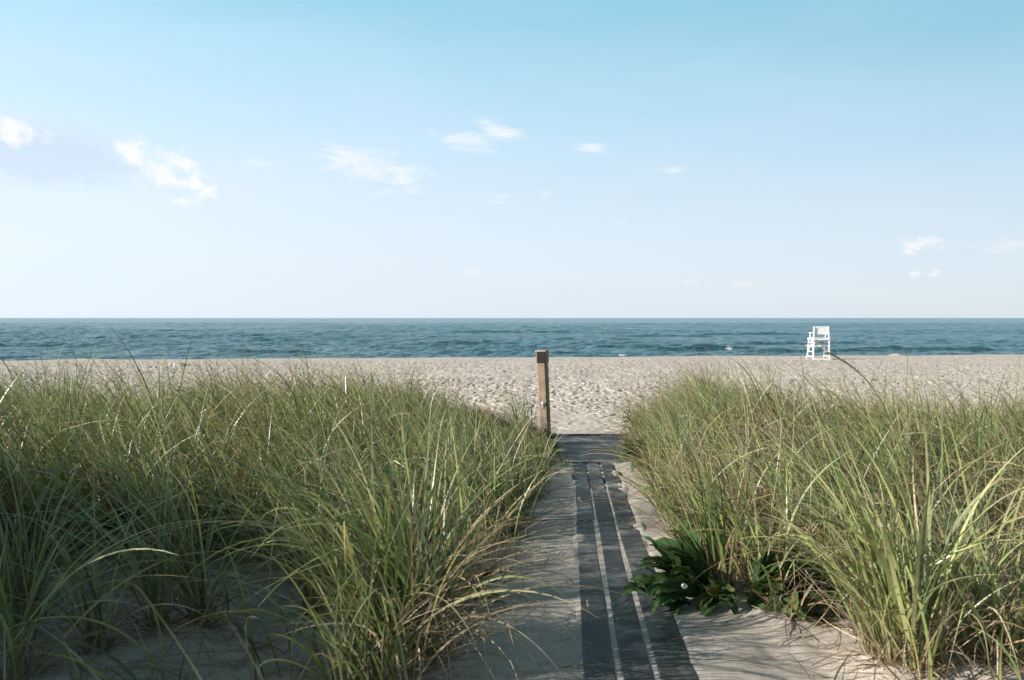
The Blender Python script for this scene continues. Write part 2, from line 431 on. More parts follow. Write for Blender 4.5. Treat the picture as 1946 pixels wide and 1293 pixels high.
# ------------------------------------------------------------------ ground and sea
us = np.linspace(-0.66, 0.66, 960)
us = np.concatenate([-np.geomspace(8, 1.02, 14), np.linspace(-1, -0.665, 60), us, np.linspace(0.665, 1, 60), np.geomspace(1.02, 8, 14)])
ys = [-80, -50, -30, -20, -14, -10]
y = -8.0
while y < 92:
    ys.append(y)
    y += 0.25 if y < 2.4 else (0.045 if y < 13 else 0.036 + 0.0034 * (y - 13))
ys += list(np.linspace(93, 140, 30)) + [180, 220]
ys = np.array(ys)
wid = lambda Y: np.where(Y < 4, 11.0, 11.0 + (Y - 4) * 0.80)
litter_shade = lambda X, Y, Z: {'litter_shade': np.clip(np.where((Y > -2) & (Y < 17), dens_left(X, Y) + dens_right(X, Y), 0), 0, 1)}
g = fan_mesh('sand_ground', us, ys, wid, lambda X, Y: ground(X, Y), M_SAND, litter_shade)
tag(g, 'pale sand of the dune path and the trampled beach', 'sand', kind='structure')

SEA_Z = -4.15
def sea_rows():
    r = [60, 75]; y = 88.0
    while y < 900: r.append(y); y *= 1.0024
    while y < 60000: r.append(y); y *= 1.05
    return np.array(r)
srng = np.random.default_rng(5)
WAVES = []
for k in range(64):
    lam = 0.9 * (20.0 / 0.9) ** srng.random()
    ang = -math.pi / 2 + srng.normal(0.25, 0.55)
    WAVES.append((lam, ang, srng.random() * 6.283, 0.0110 * lam ** 0.75 * (0.6 + 0.8 * srng.random())))
SWELLS = [  # centre x, y, half length, half width, height
    (33.5, 138, 9.0, 1.7, 0.62), (24.0, 150, 8.0, 1.8, 0.45), (-11.5, 168, 8.0, 2.2, 0.50), (-4.0, 172, 5.0, 1.8, 0.32),
    (10.0, 124, 7.0, 1.3, 0.34), (52.0, 132, 12.0, 1.5, 0.40), (70.0, 136, 14.0, 1.6, 0.45), (-38.0, 126, 10.0, 1.4, 0.30),
    (21.0, 205, 11.0, 2.4, 0.40), (45.0, 235, 16.0, 2.6, 0.45), (-60.0, 190, 15.0, 2.2, 0.35), (80.0, 260, 22.0, 3.0, 0.5),
    (-90.0, 240, 24.0, 3.0, 0.4), (62.0, 170, 13.0, 2.0, 0.45), (0.0, 300, 30.0, 3.2, 0.5)]
def sea_z(X, Y):
    Z = np.full_like(X, SEA_Z)
    step = Y * 0.0024
    gust = 0.75 + 0.6 * fbm(X * 0.02, Y * 0.012, 91, 3)
    for lam, ang, ph, a in WAVES:
        k = 2 * math.pi / lam
        f = 1 - sstep(0.16, 0.34, step / lam)
        q = k * (X * math.cos(ang) + Y * math.sin(ang)) + ph + 1.6 * vnoise(X / (lam * 3.1), Y / (lam * 3.1), int(ph * 100))*2
        Z = Z + f * a * gust * (np.sin(q) + 0.25 * np.sin(2 * q + 0.5))
    for cx, cy, hl, hw, h in SWELLS:
        yy = cy + 1.5 * vnoise(X / 6.0, X * 0 + cy, 7)
        t = (Y - yy) / hw
        prof = np.where(t < 0, np.exp(-(t * 2.4) ** 2), np.exp(-(t * 0.7) ** 2))
        Z = Z + 1.6 * h * prof * np.exp(-((X - cx) / hl) ** 4)
    return Z
def sea_attr(X, Y, Z):
    f = np.zeros_like(X)
    for cx, cy, hl, hw, s in ((37.5, 137.6, 0.9, 0.8, 1.0), (16.6, 122.5, 1.6, 0.9, 0.95), (-31.0, 121.5, 2.6, 0.9, 0.95), (-27.0, 120.5, 1.6, 0.8, 0.95), (31.0, 124, 1.2, 0.8, 0.9), (-6.8, 168, 0.6, 0.6, 0.8), (49, 420, 2.5, 2.5, 0.9)):
        f = np.maximum(f, s * np.exp(-(((X - cx) / hl) ** 2 + ((Y - cy) / hw) ** 2)))
    return {'foam': f}
su = np.linspace(-0.86, 0.86, 1000)
su = np.concatenate([-np.geomspace(9, 0.9, 20), su, np.geomspace(0.9, 9, 20)])
sea = fan_mesh('sea', su, sea_rows(), lambda Y: Y, sea_z, M_SEA, sea_attr)
tag(sea, 'choppy teal sea reaching to a level horizon', 'sea', kind='structure')

# ------------------------------------------------------------------ grass blades
def blades(base, L, W, az, th0, bend, drift, roll, cols, S=7, power=1.5, kink=None, clamp=True, thick=None):
    """ribbons that rise from base, lean towards az and bend over; cols = three (N,3) stops base, middle, tip"""
    n = len(base)
    s = np.linspace(0, 1, S + 1)[None, :]
    th = th0[:, None] + bend[:, None] * s ** power
    if kink is not None:
        kp, ka = kink
        th = th + ka[:, None] * (s > kp[:, None])
    th = np.clip(th, -2.9, 2.9)
    ph = az[:, None] + drift[:, None] * s ** 1.3
    T = np.stack([np.sin(th) * np.cos(ph), np.sin(th) * np.sin(ph), np.cos(th)], -1)
    mid = 0.5 * (T[:, 1:] + T[:, :-1]) * (L / S)[:, None, None]
    P = np.concatenate([base[:, None, :], base[:, None, :] + np.cumsum(mid, 1)], 1)
    if clamp:
        floor = gz(P[..., 0], P[..., 1]) + 0.006
        P[:, 1:, 2] = np.maximum(P[:, 1:, 2], floor[:, 1:])
    side = np.stack([-np.sin(ph), np.cos(ph), np.zeros_like(ph)], -1)
    nor = np.cross(T, side)
    rl = (roll[:, None] + 0.5 * s)[..., None]
    side = side * np.cos(rl) + nor * np.sin(rl)
    w = W[:, None] * (0.55 + 0.45 * np.clip(s / 0.22, 0, 1)) * np.clip(1 - s ** 2.6, 0.05, 1) * 0.5
    A = P - side * w[..., None]; B = P + side * w[..., None]
    V = np.stack([A, B], 2).reshape(-1, 3)
    i = (np.arange(n)[:, None] * (S + 1) + np.arange(S)[None, :]).ravel() * 2
    Q = np.stack([i, i + 1, i + 3, i + 2], -1)
    c0, c1, c2 = cols
    t = s[..., None]
    C = np.where(t < 0.35, c0[:, None] + (c1 - c0)[:, None] * (t / 0.35), c1[:, None] + (c2 - c1)[:, None] * ((t - 0.35) / 0.65))
    C = np.repeat(C[:, :, None, :], 2, 2).reshape(-1, 3)
    return V, Q, C

def pack(parts):
    Vs, Qs, Cs, o = [], [], [], 0
    for V, Q, C in parts:
        Vs.append(V); Qs.append(Q + o); Cs.append(C); o += len(V)
    return np.concatenate(Vs), np.concatenate(Qs), np.concatenate(Cs)

GREENS = np.array([[0.155, 0.220, 0.058], [0.195, 0.250, 0.078], [0.105, 0.170, 0.055], [0.230, 0.270, 0.088], [0.075, 0.135, 0.060], [0.260, 0.275, 0.105], [0.060, 0.110, 0.045]])
PALES = np.array([[0.42, 0.46, 0.22], [0.50, 0.51, 0.28], [0.38, 0.43, 0.20], [0.54, 0.50, 0.31]])
STRAWS = np.array([[0.38, 0.295, 0.19], [0.43, 0.345, 0.24], [0.29, 0.215, 0.135], [0.32, 0.225, 0.13], [0.47, 0.41, 0.33]])
BROWNS = np.array([[0.16, 0.10, 0.055], [0.12, 0.075, 0.045], [0.20, 0.12, 0.06], [0.09, 0.065, 0.045]])
def pickc(rng, pal, n, jit=0.24):
    c = pal[rng.integers(0, len(pal), n)]
    return np.clip(c * (1 + rng.normal(0, jit, (n, 1))) * (1 + rng.normal(0, 0.06, (n, 3))), 0.01, 0.7)

def green_cols(rng, n, pale=0.3, yellow=0.25):
    mid = pickc(rng, GREENS, n)
    p = rng.random(n) < pale
    mid[p] = 0.55 * mid[p] + 0.45 * pickc(rng, PALES, int(p.sum()))
    tip = 0.72 * mid + 0.28 * pickc(rng, PALES, n)
    q = rng.random(n) < yellow
    tip[q] = 0.5 * tip[q] + 0.5 * pickc(rng, STRAWS, int(q.sum()))
    base = 0.45 * mid + 0.35 * pickc(rng, BROWNS, n) + 0.20 * pickc(rng, STRAWS, n)
    return base, mid, tip
def dry_cols(rng, n, dark=0.35):
    a = pickc(rng, STRAWS, n); b = pickc(rng, BROWNS, n)
    k = (rng.random((n, 1)) < dark)
    m = np.where(k, 0.3 * a + 0.7 * b, a)
    return 0.5 * m + 0.5 * b, m, np.where(k, m, 0.85 * m + 0.15 * pickc(rng, PALES, n))

def mass(name, dens, box, seed, per_m2, label, sow):
    rng = np.random.default_rng(seed)
    x0, x1, y0, y1 = box
    n = int((x1 - x0) * (y1 - y0) * per_m2)
    cx = rng.uniform(x0, x1, n); cy = rng.uniform(y0, y1, n)
    d = dens(cx, cy)
    out = (np.abs(cx) > 0.66 * cy + 1.3)
    keep = (rng.random(n) < d * np.where(out, 0.45, 1.0)) & (np.abs(cx) < 0.75 * np.maximum(cy, 2) + 5.5)
    cx, cy = cx[keep], cy[keep]; m = len(cx)
    tall = 0.84 + 0.85 * fbm(cx * 0.7, cy * 0.7, seed + 1, 3)
    thick = 1.0 + 1.1 * fbm(cx * 0.9, cy * 0.9, seed + 2, 2)
    nb = np.clip(rng.poisson(9.5 * np.clip(thick, 0.35, 1.9) * (1 + 0.7 * np.exp(-((cx - left_edge(cy) + 0.25) / 0.3) ** 2))), 2, 28)
    ci = np.repeat(np.arange(m), nb); k = len(ci)
    rad = rng.gamma(2.0, 0.022, k); a = rng.uniform(0, 2 * math.pi, k)
    bx = cx[ci] + rad * np.cos(a); by = cy[ci] + rad * np.sin(a)
    base = np.stack([bx, by, gz(bx, by) - 0.01], -1)
    gust = math.pi - 0.1 + 1.3 * fbm(cx * 0.5, cy * 0.5, seed + 4, 2)
    wa = (gust + rng.normal(0, 0.25, m))[ci]
    # blades fan out of the clump and are combed over by the wind
    wx = np.cos(wa) + 16 * rad * np.cos(a) * 0.8 + rng.normal(0, 0.35, k); wy = np.sin(wa) + 16 * rad * np.sin(a) * 0.8 + rng.normal(0, 0.35, k)
    az = np.arctan2(wy, wx)
    wild = rng.random(k) < 0.13
    az[wild] = rng.uniform(0, 2 * math.pi, int(wild.sum()))
    L = np.clip(tall[ci] * rng.normal(0.92, 0.25, k), 0.25, 1.5)
    # the verge by the path is shorter
    L *= 0.76 + 0.24 * sstep(0.15, 1.0, np.minimum(np.abs(bx - left_edge(by)), np.abs(bx - right_edge(by))))
    L *= 1 - 0.36 * sstep(7.5, 13.0, by) - 0.16 * sstep(10.5, 12, by) * (bx > -0.6) * (bx < 1)
    L *= np.where(bx < 0.9, 1 - 0.42 * sstep(-2.1, -0.1, bx) * sstep(6.0, 8.0, by) + 0.10 * np.exp(-((bx + 2.4) / 1.1) ** 2), 1.0)
    L *= np.where((bx > 3.2) & (by > 8), 0.86, 1.0)
    W = np.clip(rng.normal(0.0092, 0.0028, k), 0.0035, 0.018) * (0.7 + 0.3 * np.clip(L, 0, 1))
    th0 = np.clip(rng.normal(0.16, 0.14, k) + 1.2 * rad, -0.1, 0.8)
    bend = np.clip(rng.gamma(3.0, 0.36, k), 0.1, 2.5)
    cols = green_cols(rng, k, 0.40, 0.3)
    # some clumps are straw-coloured, some fresh, some bluish
    hue = (1.6 * fbm(cx * 0.8, cy * 0.8, seed + 7, 3) + rng.normal(0, 0.35, m))[ci][:, None]
    dryer = np.clip(hue + 0.04, 0, 0.85); fresh = np.clip(-hue, 0, 0.6)
    st = pickc(rng, STRAWS, k)
    cols = tuple(c * (1 - dryer * f) + st * dryer * f for c, f in zip(cols, (1.0, 0.55, 0.75)))
    cols = tuple(c * (1 - fresh) + c * fresh * np.array([0.72, 0.90, 0.85]) for c in cols)
    g = blades(base, L, W, az, th0, bend, rng.normal(0, 0.35, k), rng.uniform(-1.1, 1.1, k), cols, 8, 1.6, (rng.uniform(0.4, 0.85, k), np.where(rng.random(k) < 0.14, rng.uniform(0.4, 1.5, k), 0)))
    sx0, sx1, sy0, sy1, sn = sow
    lx = rng.uniform(sx0, sx1, sn); ly = rng.uniform(sy0, sy1, sn)
    lk_ = np.repeat(np.arange(sn), 4); lx = lx[lk_] + rng.normal(0, 0.03, sn * 4); ly = ly[lk_] + rng.normal(0, 0.03, sn * 4); q = len(lx)
    lone = blades(np.stack([lx, ly, gz(lx, ly) - 0.01], -1), np.clip(rng.normal(0.66, 0.2, q), 0.25, 1.1), np.clip(rng.normal(0.0095, 0.0025, q), 0.004, 0.016), math.pi + rng.normal(0, 1.0, q),
                  np.clip(rng.normal(0.22, 0.2, q), -0.1, 0.9), np.clip(rng.gamma(3.0, 0.42, q), 0.1, 2.5), rng.normal(0, 0.35, q), rng.uniform(-1.1, 1.1, q), green_cols(rng, q, 0.4, 0.5), 12, 1.5)
    dn = sn * 3
    lx = rng.uniform(sx0, sx1, dn); ly = rng.uniform(sy0, sy1, dn)
    lone2 = blades(np.stack([lx, ly, gz(lx, ly)], -1), np.clip(rng.normal(0.5, 0.22, dn), 0.12, 1.0), np.clip(rng.normal(0.0062, 0.0018, dn), 0.003, 0.011), rng.uniform(0, 6.283, dn),
                   np.clip(rng.normal(0.6, 0.4, dn), 0, 1.4), rng.gamma(2.5, 0.4, dn), rng.normal(0, 0.5, dn), rng.uniform(-1.5, 1.5, dn), dry_cols(rng, dn, 0.5), 10, 1.3, (rng.uniform(0.25, 0.8, dn), np.where(rng.random(dn) < 0.4, rng.uniform(0.4, 1.6, dn), 0)))
    # dead leaves among them, lower, broken and tangled
    nd = int(m * 9)
    ci = rng.integers(0, m, nd)
    bx = cx[ci] + rng.normal(0, 0.05, nd); by = cy[ci] + rng.normal(0, 0.05, nd)
    base = np.stack([bx, by, gz(bx, by)], -1)
    az = np.where(rng.random(nd) < 0.55, math.pi + rng.normal(0, 0.7, nd), rng.uniform(0, 6.283, nd))
    L = np.clip(rng.normal(0.66, 0.27, nd), 0.15, 1.2)
    L *= np.where(bx < 0.9, 1 - 0.55 * sstep(-2.1, -0.1, bx) * sstep(6.0, 8.0, by), 1.0)
    kp = rng.uniform(0.25, 0.8, nd); ka = np.where(rng.random(nd) < 0.45, rng.uniform(0.4, 1.7, nd), 0)
    dd = blades(base, L, np.clip(rng.normal(0.0062, 0.0018, nd), 0.003, 0.011), az, np.clip(rng.normal(0.35, 0.3, nd), -0.1, 1.3), rng.gamma(2.5, 0.4, nd),
                rng.normal(0, 0.6, nd), rng.uniform(-1.5, 1.5, nd), dry_cols(rng, nd, 0.6), 6, 1.3, (kp, ka))
    V, Q, C = pack([g, dd, lone, lone2])
    o = np_mesh(name, V, Q, M_BLADE, None, {'tint': C})
    tag(o, label, 'grass', kind='stuff')
    print(name, 'blades', k, 'dry', nd)
    return o

mass('dune_grass', dens_left, (-13.5, 0.9, -0.8, 15), 101, 25, 'thick wind-bent beach grass covering the dune left of the boards', (-2.9, -0.55, 2.5, 4.5, 26))
mass('dune_grass', dens_right, (0.9, 13.5, 0.5, 15), 202, 25, 'thick wind-bent beach grass covering the dune right of the boards', (1.62, 2.7, 2.6, 4.3, 30))

# ------------------------------------------------------------------ single tufts near the camera
def seed_head(points, parent, rng, thickness=0.006, name='seed_head', n=260):
    """a slender grass panicle: short bristly scales set round the top of a stalk"""
    pts = np.array(points, float)
    seg = np.linalg.norm(np.diff(pts, axis=0), axis=1); cum = np.concatenate([[0], np.cumsum(seg)])
    u = np.sort(rng.random(n)); q = u * cum[-1]
    P = np.stack([np.interp(q, cum, pts[:, k]) for k in range(3)], -1)
    T = np.stack([np.interp(np.minimum(q + 0.02, cum[-1]), cum, pts[:, k]) - np.interp(q - 0.02, cum, pts[:, k]) for k in range(3)], -1)
    T /= np.linalg.norm(T, axis=1, keepdims=True)
    az = np.arctan2(T[:, 1], T[:, 0]) + rng.normal(0, 0.28, n)
    th = np.arccos(np.clip(T[:, 2], -1, 1)) + rng.normal(0, 0.22, n)
    P = P + rng.normal(0, thickness * 0.35, (n, 3)) * (np.sin(u * math.pi) ** 0.5)[:, None]
    L = rng.uniform(0.010, 0.022, n)
    c = pickc(rng, np.array([[0.42, 0.34, 0.20], [0.36, 0.30, 0.16], [0.30, 0.28, 0.13]]), n)
    V, Q, C = blades(P, L, np.full(n, 0.0032), az, th, np.zeros(n), np.zeros(n), rng.uniform(-1.5, 1.5, n), (c, c, c), 2, 1, None, False)
    return np_mesh(name, V, Q, M_DRY, parent, {'tint': C})

def curve_pts(ctrl, n=24):
    c = np.array(ctrl, float); t = np.linspace(0, 1, len(c)); u = np.linspace(0, 1, n)
    out = []
    for k in range(3):
        # smooth interpolation through the control points
        co = np.polyfit(t, c[:, k], min(3, len(c) - 1)); out.append(np.polyval(co, u))
    return np.stack(out, -1)

def tube(name, pts, r0, r1, mat, parent, col=None, sides=6):
    pts = np.asarray(pts); n = len(pts)
    T = np.gradient(pts, axis=0); T /= np.linalg.norm(T, axis=1, keepdims=True)
    ref = np.array([0.3, 0.9, 0.2]); A = np.cross(T, ref); A /= np.linalg.norm(A, axis=1, keepdims=True); B = np.cross(T, A)
    a = np.linspace(0, 2 * math.pi, sides, endpoint=False)
    r = np.linspace(r0, r1, n)[:, None, None]
    V = pts[:, None, :] + r * (A[:, None, :] * np.cos(a)[None, :, None] + B[:, None, :] * np.sin(a)[None, :, None])
    i = np.arange(n - 1)[:, None] * sides; j = np.arange(sides)[None, :]
    Q = np.stack([i + j, i + (j + 1) % sides, i + sides + (j + 1) % sides, i + sides + j], -1).reshape(-1, 4)
    V = V.reshape(-1, 3)
    at = None
    if col is not None: at = {'tint': np.repeat(np.array([col]), len(V), 0)}
    return np_mesh(name, V, Q, mat, parent, at)

def tuft(pos, label, seed, green=40, dry=15, L=(0.8, 0.15), W=(0.0095, 0.0027), rad=0.06, az=(math.pi, 0.6), wild=0.2, th0=(0.12, 0.12),
         bend=(2.8, 0.38), dry_az=None, dryL=(0.55, 0.2), pale=0.3, dark=0.3, dry_bend=(2.5, 0.4), dry_th=(0.35, 0.3), collar=40, arcs=(), name='grass_tuft', group='separate grass tufts nearest the camera', kinks=0.35):
    rng = np.random.default_rng(seed)
    x, y = pos; z = float(gz(x, y))
    root = empty(name, (x, y, z)); tag(root, label, 'grass tuft', group)
    off = np.array([x, y, z])
    if green:
        a = rng.uniform(0, 6.283, green); r = rad * np.sqrt(rng.random(green)); bx = x + r * np.cos(a); by = y + r * np.sin(a)
        b = np.stack([bx, by, gz(bx, by) - 0.01], -1)
        fx = np.cos(az[0]) + 0.9 * (bx - x) / rad + rng.normal(0, az[1], green); fy = np.sin(az[0]) + 0.9 * (by - y) / rad + rng.normal(0, az[1], green)
        A = np.arctan2(fy, fx); w = rng.random(green) < wild; A[w] = rng.uniform(0, 6.283, int(w.sum()))
        V, Q, C = blades(b, np.clip(rng.normal(*L, green), 0.2, 1.22), np.clip(rng.normal(*W, green), 0.004, 0.022), A, np.clip(rng.normal(*th0, green) + 0.16 * r / rad, -0.1, 0.9),
                         np.clip(rng.gamma(bend[0], bend[1], green), 0.05, 2.6), rng.normal(0, 0.35, green), rng.uniform(-0.9, 0.9, green), green_cols(rng, green, pale, 0.4), 14, 1.7, (rng.uniform(0.45, 0.85, green), np.where(rng.random(green) < 0.14, rng.uniform(0.4, 1.6, green), 0)))
        np_mesh('green_blades', V - off, Q, M_BLADE, root, {'tint': C})
    if dry:
        a = rng.uniform(0, 6.283, dry); r = rad * 1.15 * np.sqrt(rng.random(dry)); bx = x + r * np.cos(a); by = y + r * np.sin(a)
        b = np.stack([bx, by, gz(bx, by)], -1)
        if dry_az is None: A = rng.uniform(0, 6.283, dry)
        else: A = rng.normal(dry_az[0], dry_az[1], dry)
        kp = rng.uniform(0.3, 0.85, dry); ka = np.where(rng.random(dry) < kinks, rng.uniform(0.3, 1.5, dry), 0)
        V, Q, C = blades(b, np.clip(rng.normal(*dryL, dry), 0.1, 1.4), np.clip(rng.normal(0.0066, 0.0018, dry), 0.003, 0.012), A, np.clip(rng.normal(*dry_th, dry), -0.1, 1.4),
                         np.clip(rng.gamma(dry_bend[0], dry_bend[1], dry), 0.05, 2.6), rng.normal(0, 0.5, dry), rng.uniform(-1.5, 1.5, dry), dry_cols(rng, dry, dark), 12, 1.3, (kp, ka))
        np_mesh('dry_blades', V - off, Q, M_DRY, root, {'tint': C})
    for (n, a0, sp, l0, th_, pal) in arcs:
        a = rng.uniform(0, 6.283, n); r = rad * np.sqrt(rng.random(n)); bx = x + r * np.cos(a); by = y + r * np.sin(a)
        b = np.stack([bx, by, gz(bx, by)], -1)
        c = dry_cols(rng, n, 0.12) if pal == 'dry' else green_cols(rng, n, 0.6, 0.6)
        V, Q, C = blades(b, np.clip(rng.normal(l0, 0.16, n), 0.5, 1.6), np.clip(rng.normal(0.0075, 0.0018, n), 0.004, 0.012), rng.normal(a0, sp, n), np.clip(rng.normal(th_, 0.15, n), 0, 1.1), np.clip(rng.normal(1.45, 0.3, n), 0.6, 2.2),
                         rng.normal(0, 0.25, n), rng.uniform(-1.2, 1.2, n), c, 16, 1.35)
        np_mesh('arching_blades', V - off, Q, M_DRY if pal == 'dry' else M_BLADE, root, {'tint': C})
    if collar:
        n = collar; a = rng.uniform(0, 6.283, n); r = rad * 1.1 * np.sqrt(rng.random(n)); bx = x + r * np.cos(a); by = y + r * np.sin(a)
        b = np.stack([bx, by, gz(bx, by)], -1)
        V, Q, C = blades(b, np.clip(rng.gamma(2.5, 0.07, n), 0.05, 0.5), np.clip(rng.normal(0.006, 0.002, n), 0.003, 0.011), a + rng.normal(0, 0.7, n), rng.uniform(0.5, 1.5, n), rng.uniform(0, 0.9, n),
                         rng.normal(0, 0.6, n), rng.uniform(-1.5, 1.5, n), dry_cols(rng, n, 0.8), 6, 1.2)
        np_mesh('dead_sheaths', V - off, Q, M_DRY, root, {'tint': C})
    return root

PI = math.pi
# the big clump left of the boards
A = tuft((-0.46, 3.40), 'biggest grass clump left of the boards, dry strands arching out over the sand', 301, green=235, dry=130, L=(1.08, 0.22), W=(0.0115, 0.003), rad=0.20,
         az=(PI - 0.2, 0.6), wild=0.22, th0=(0.14, 0.13), bend=(3.0, 0.36), dry_az=(0.0, 1.3), dryL=(0.72, 0.2), dry_bend=(3.2, 0.45), dry_th=(0.4, 0.25), pale=0.5, dark=0.2, kinks=0.5, collar=90, arcs=((40, -0.1, 0.7, 0.92, 0.52, 'dry'), (12, 0.0, 0.5, 0.95, 0.45, 'green'), (16, PI, 0.6, 1.05, 0.3, 'dry')))
rg = np.random.default_rng(77)
for ctrl in ([(0.02, 0.03, 0.0), (0.0, 0.05, 0.55), (-0.12, 0.06, 0.92), (-0.33, 0.05, 1.12)], [(0.06, 0.0, 0.0), (0.05, 0.03, 0.5), (-0.03, 0.05, 0.82), (-0.17, 0.04, 0.97)]):
    p = curve_pts(ctrl, 30)
    st = tube('seed_stalk', p, 0.0022, 0.0012, M_DRY, A, (0.36, 0.30, 0.17))
    seed_head(p[20:], st, rg)
TUFTS = [
    ((-0.52, 3.00), 'leaning tuft cut by the bottom edge in front of the biggest clump', dict(green=80, dry=60, L=(0.70, 0.16), rad=0.16, pale=0.5, arcs=((12, -0.1, 0.6, 0.8, 0.5, 'dry'),))),
    ((-0.97, 3.86), 'thin upright tuft alone on the sand, next left of the biggest clump', dict(arcs=((6, PI, 0.8, 0.8, 0.3, 'dry'),), green=34, dry=30, L=(0.62, 0.18), rad=0.045)),
    ((-1.43, 3.64), 'sparse brown-based tuft with a dark dead collar in the shaded sand', dict(arcs=((8, 0.4, 0.5, 1.05, 0.45, 'green'), (5, PI, 0.6, 0.9, 0.4, 'dry')), green=34, dry=34, L=(0.78, 0.16), rad=0.05, dark=0.7, dryL=(0.3, 0.15))),
    ((-1.62, 3.62), 'slender green tuft touching the left side of the brown-based one', dict(green=34, dry=12, L=(0.82, 0.18), rad=0.05)),
    ((-1.80, 3.42), 'few thin dark green blades standing apart in the lower left', dict(arcs=((5, PI, 0.5, 0.9, 0.35, 'green'), (4, 0.2, 0.5, 0.9, 0.5, 'dry')), green=18, dry=6, L=(0.7, 0.15), rad=0.05, W=(0.012, 0.001))),
    ((-1.98, 3.12), 'wide arching blades rising in the lower left corner', dict(arcs=((10, 0.5, 0.5, 1.05, 0.4, 'green'), (4, 0.4, 0.5, 0.9, 0.5, 'dry')), green=16, dry=6, L=(0.85, 0.15), W=(0.016, 0.002), az=(PI - 0.1, 0.9), wild=0.5, rad=0.09)),
    ((-2.35, 3.75), 'bushy green tuft cut by the left edge of the photo', dict(arcs=((14, 0.2, 0.5, 1.0, 0.45, 'green'), (8, 0.0, 0.8, 0.9, 0.4, 'dry')), green=60, dry=60, L=(0.85, 0.2), rad=0.10)),
    ((-0.30, 4.25), 'loose tuft in the shade behind the biggest clump', dict(green=70, dry=40, L=(0.78, 0.15), rad=0.13)),
    ((-1.15, 4.55), 'dry-tipped tuft at the front edge of the left dune grass', dict(green=50, dry=50, L=(0.75, 0.18), rad=0.09)),
    ((-1.95, 4.50), 'dense tuft beside the upright broad leaves on the left', dict(green=70, dry=40, L=(0.85, 0.18), rad=0.10)),
    ((-0.70, 4.75), 'low tangled tuft of straw and green behind the thin upright tuft', dict(green=40, dry=60, L=(0.7, 0.18), rad=0.10)),
    ((1.72, 3.46), 'big upright clump with wide bright blades in the lower right', dict(arcs=((16, PI, 0.9, 0.95, 0.4, 'dry'), (12, 0.3, 0.8, 1.0, 0.4, 'green')), collar=80, green=170, dry=90, L=(0.98, 0.2), W=(0.0115, 0.004), rad=0.15, az=(PI, 0.7), wild=0.3, pale=0.55, dryL=(0.5, 0.2), dark=0.3)),
    ((2.13, 3.50), 'spreading clump of stiff blades and dry stems in the lower right corner', dict(arcs=((14, PI, 1.5, 0.9, 0.5, 'dry'),), collar=70, green=80, dry=70, L=(0.85, 0.2), W=(0.0115, 0.003), rad=0.12, az=(0.6, 1.6), wild=0.5, pale=0.5, th0=(0.35, 0.2))),
    ((1.72, 3.83), 'small dark tuft at the back left of the big right-hand clump', dict(green=30, dry=20, L=(0.6, 0.15), rad=0.06)),
    ((1.41, 4.03), 'dead dark stubble on the sand right of the broad leaves', dict(green=3, dry=60, L=(0.4, 0.1), rad=0.07, dark=0.9, dryL=(0.24, 0.1))),
    ((1.17, 4.42), 'tall tuft growing up out of the broad leaves by the boards', dict(green=85, dry=22, L=(0.92, 0.15), rad=0.08, az=(PI - 0.3, 0.6), th0=(0.1, 0.1), bend=(3, 0.2))),
    ((1.42, 4.35), 'straw-filled tuft just behind the dead stubble', dict(green=70, dry=70, L=(0.8, 0.18), rad=0.11, pale=0.5)),
    ((1.22, 5.70), 'tuft leaning out over the sand at the right side of the boards', dict(arcs=((9, PI, 0.4, 0.85, 0.5, 'dry'),), green=60, dry=40, L=(0.75, 0.18), rad=0.09, az=(PI, 0.5), th0=(0.25, 0.15))),
    ((1.33, 7.25), 'small stalky tuft on the sand below the right-hand deck leaves', dict(green=22, dry=22, L=(0.42, 0.1), rad=0.05)),
    ((0.17, 11.6), 'light-tipped tuft standing just left of the wooden post', dict(green=90, dry=25, L=(0.80, 0.12), rad=0.18, az=(PI, 0.8), th0=(0.08, 0.1), bend=(2.5, 0.2), pale=0.5)),
    ((0.32, 8.70), 'thin sprig of grass at the left edge of the path below the deck', dict(green=26, dry=10, L=(0.40, 0.1), rad=0.06)),
]
for k, (pos, lab, kw) in enumerate(TUFTS): tuft(pos, lab, 400 + k, **kw)

# lone stalks with a seed head
def stalk(ctrl, label, seed, frac=0.7, head=True, r=0.0028, col=(0.16, 0.19, 0.08), thick=0.007, n=420):
    rng = np.random.default_rng(seed)
    b = Vector(ctrl[0]); root = empty('grass_stalk', b); tag(root, label, 'grass stalk', None)
    p = curve_pts([tuple(Vector(c) - b) for c in ctrl], 40)
    tube('stem', p, r, r * 0.45, M_BLADE, root, col)
    if head: seed_head(p[int(frac * 40):], root, rng, thick, n=n)
    return root
stalk([(2.06, 3.95, float(gz(2.06, 3.95))), (1.93, 3.82, 0.55), (1.80, 3.70, 0.93), (1.64, 3.56, 1.165), (1.47, 3.47, 1.285), (1.31, 3.40, 1.372)], 'tall stalk whose tip crosses in front of the white lifeguard chair', 501, 0.70, True, 0.0034, (0.27, 0.26, 0.12), 0.004, 200)
rg = np.random.default_rng(88)
nb = tuft((-0.27, 1.55), 'few blurred blades rising closest to the camera over the shaded sand', 503, green=5, dry=1, collar=0, L=(1.0, 0.08), W=(0.006, 0.001), rad=0.07, az=(PI - 0.1, 0.3), wild=0, th0=(0.05, 0.05), bend=(3, 0.1))

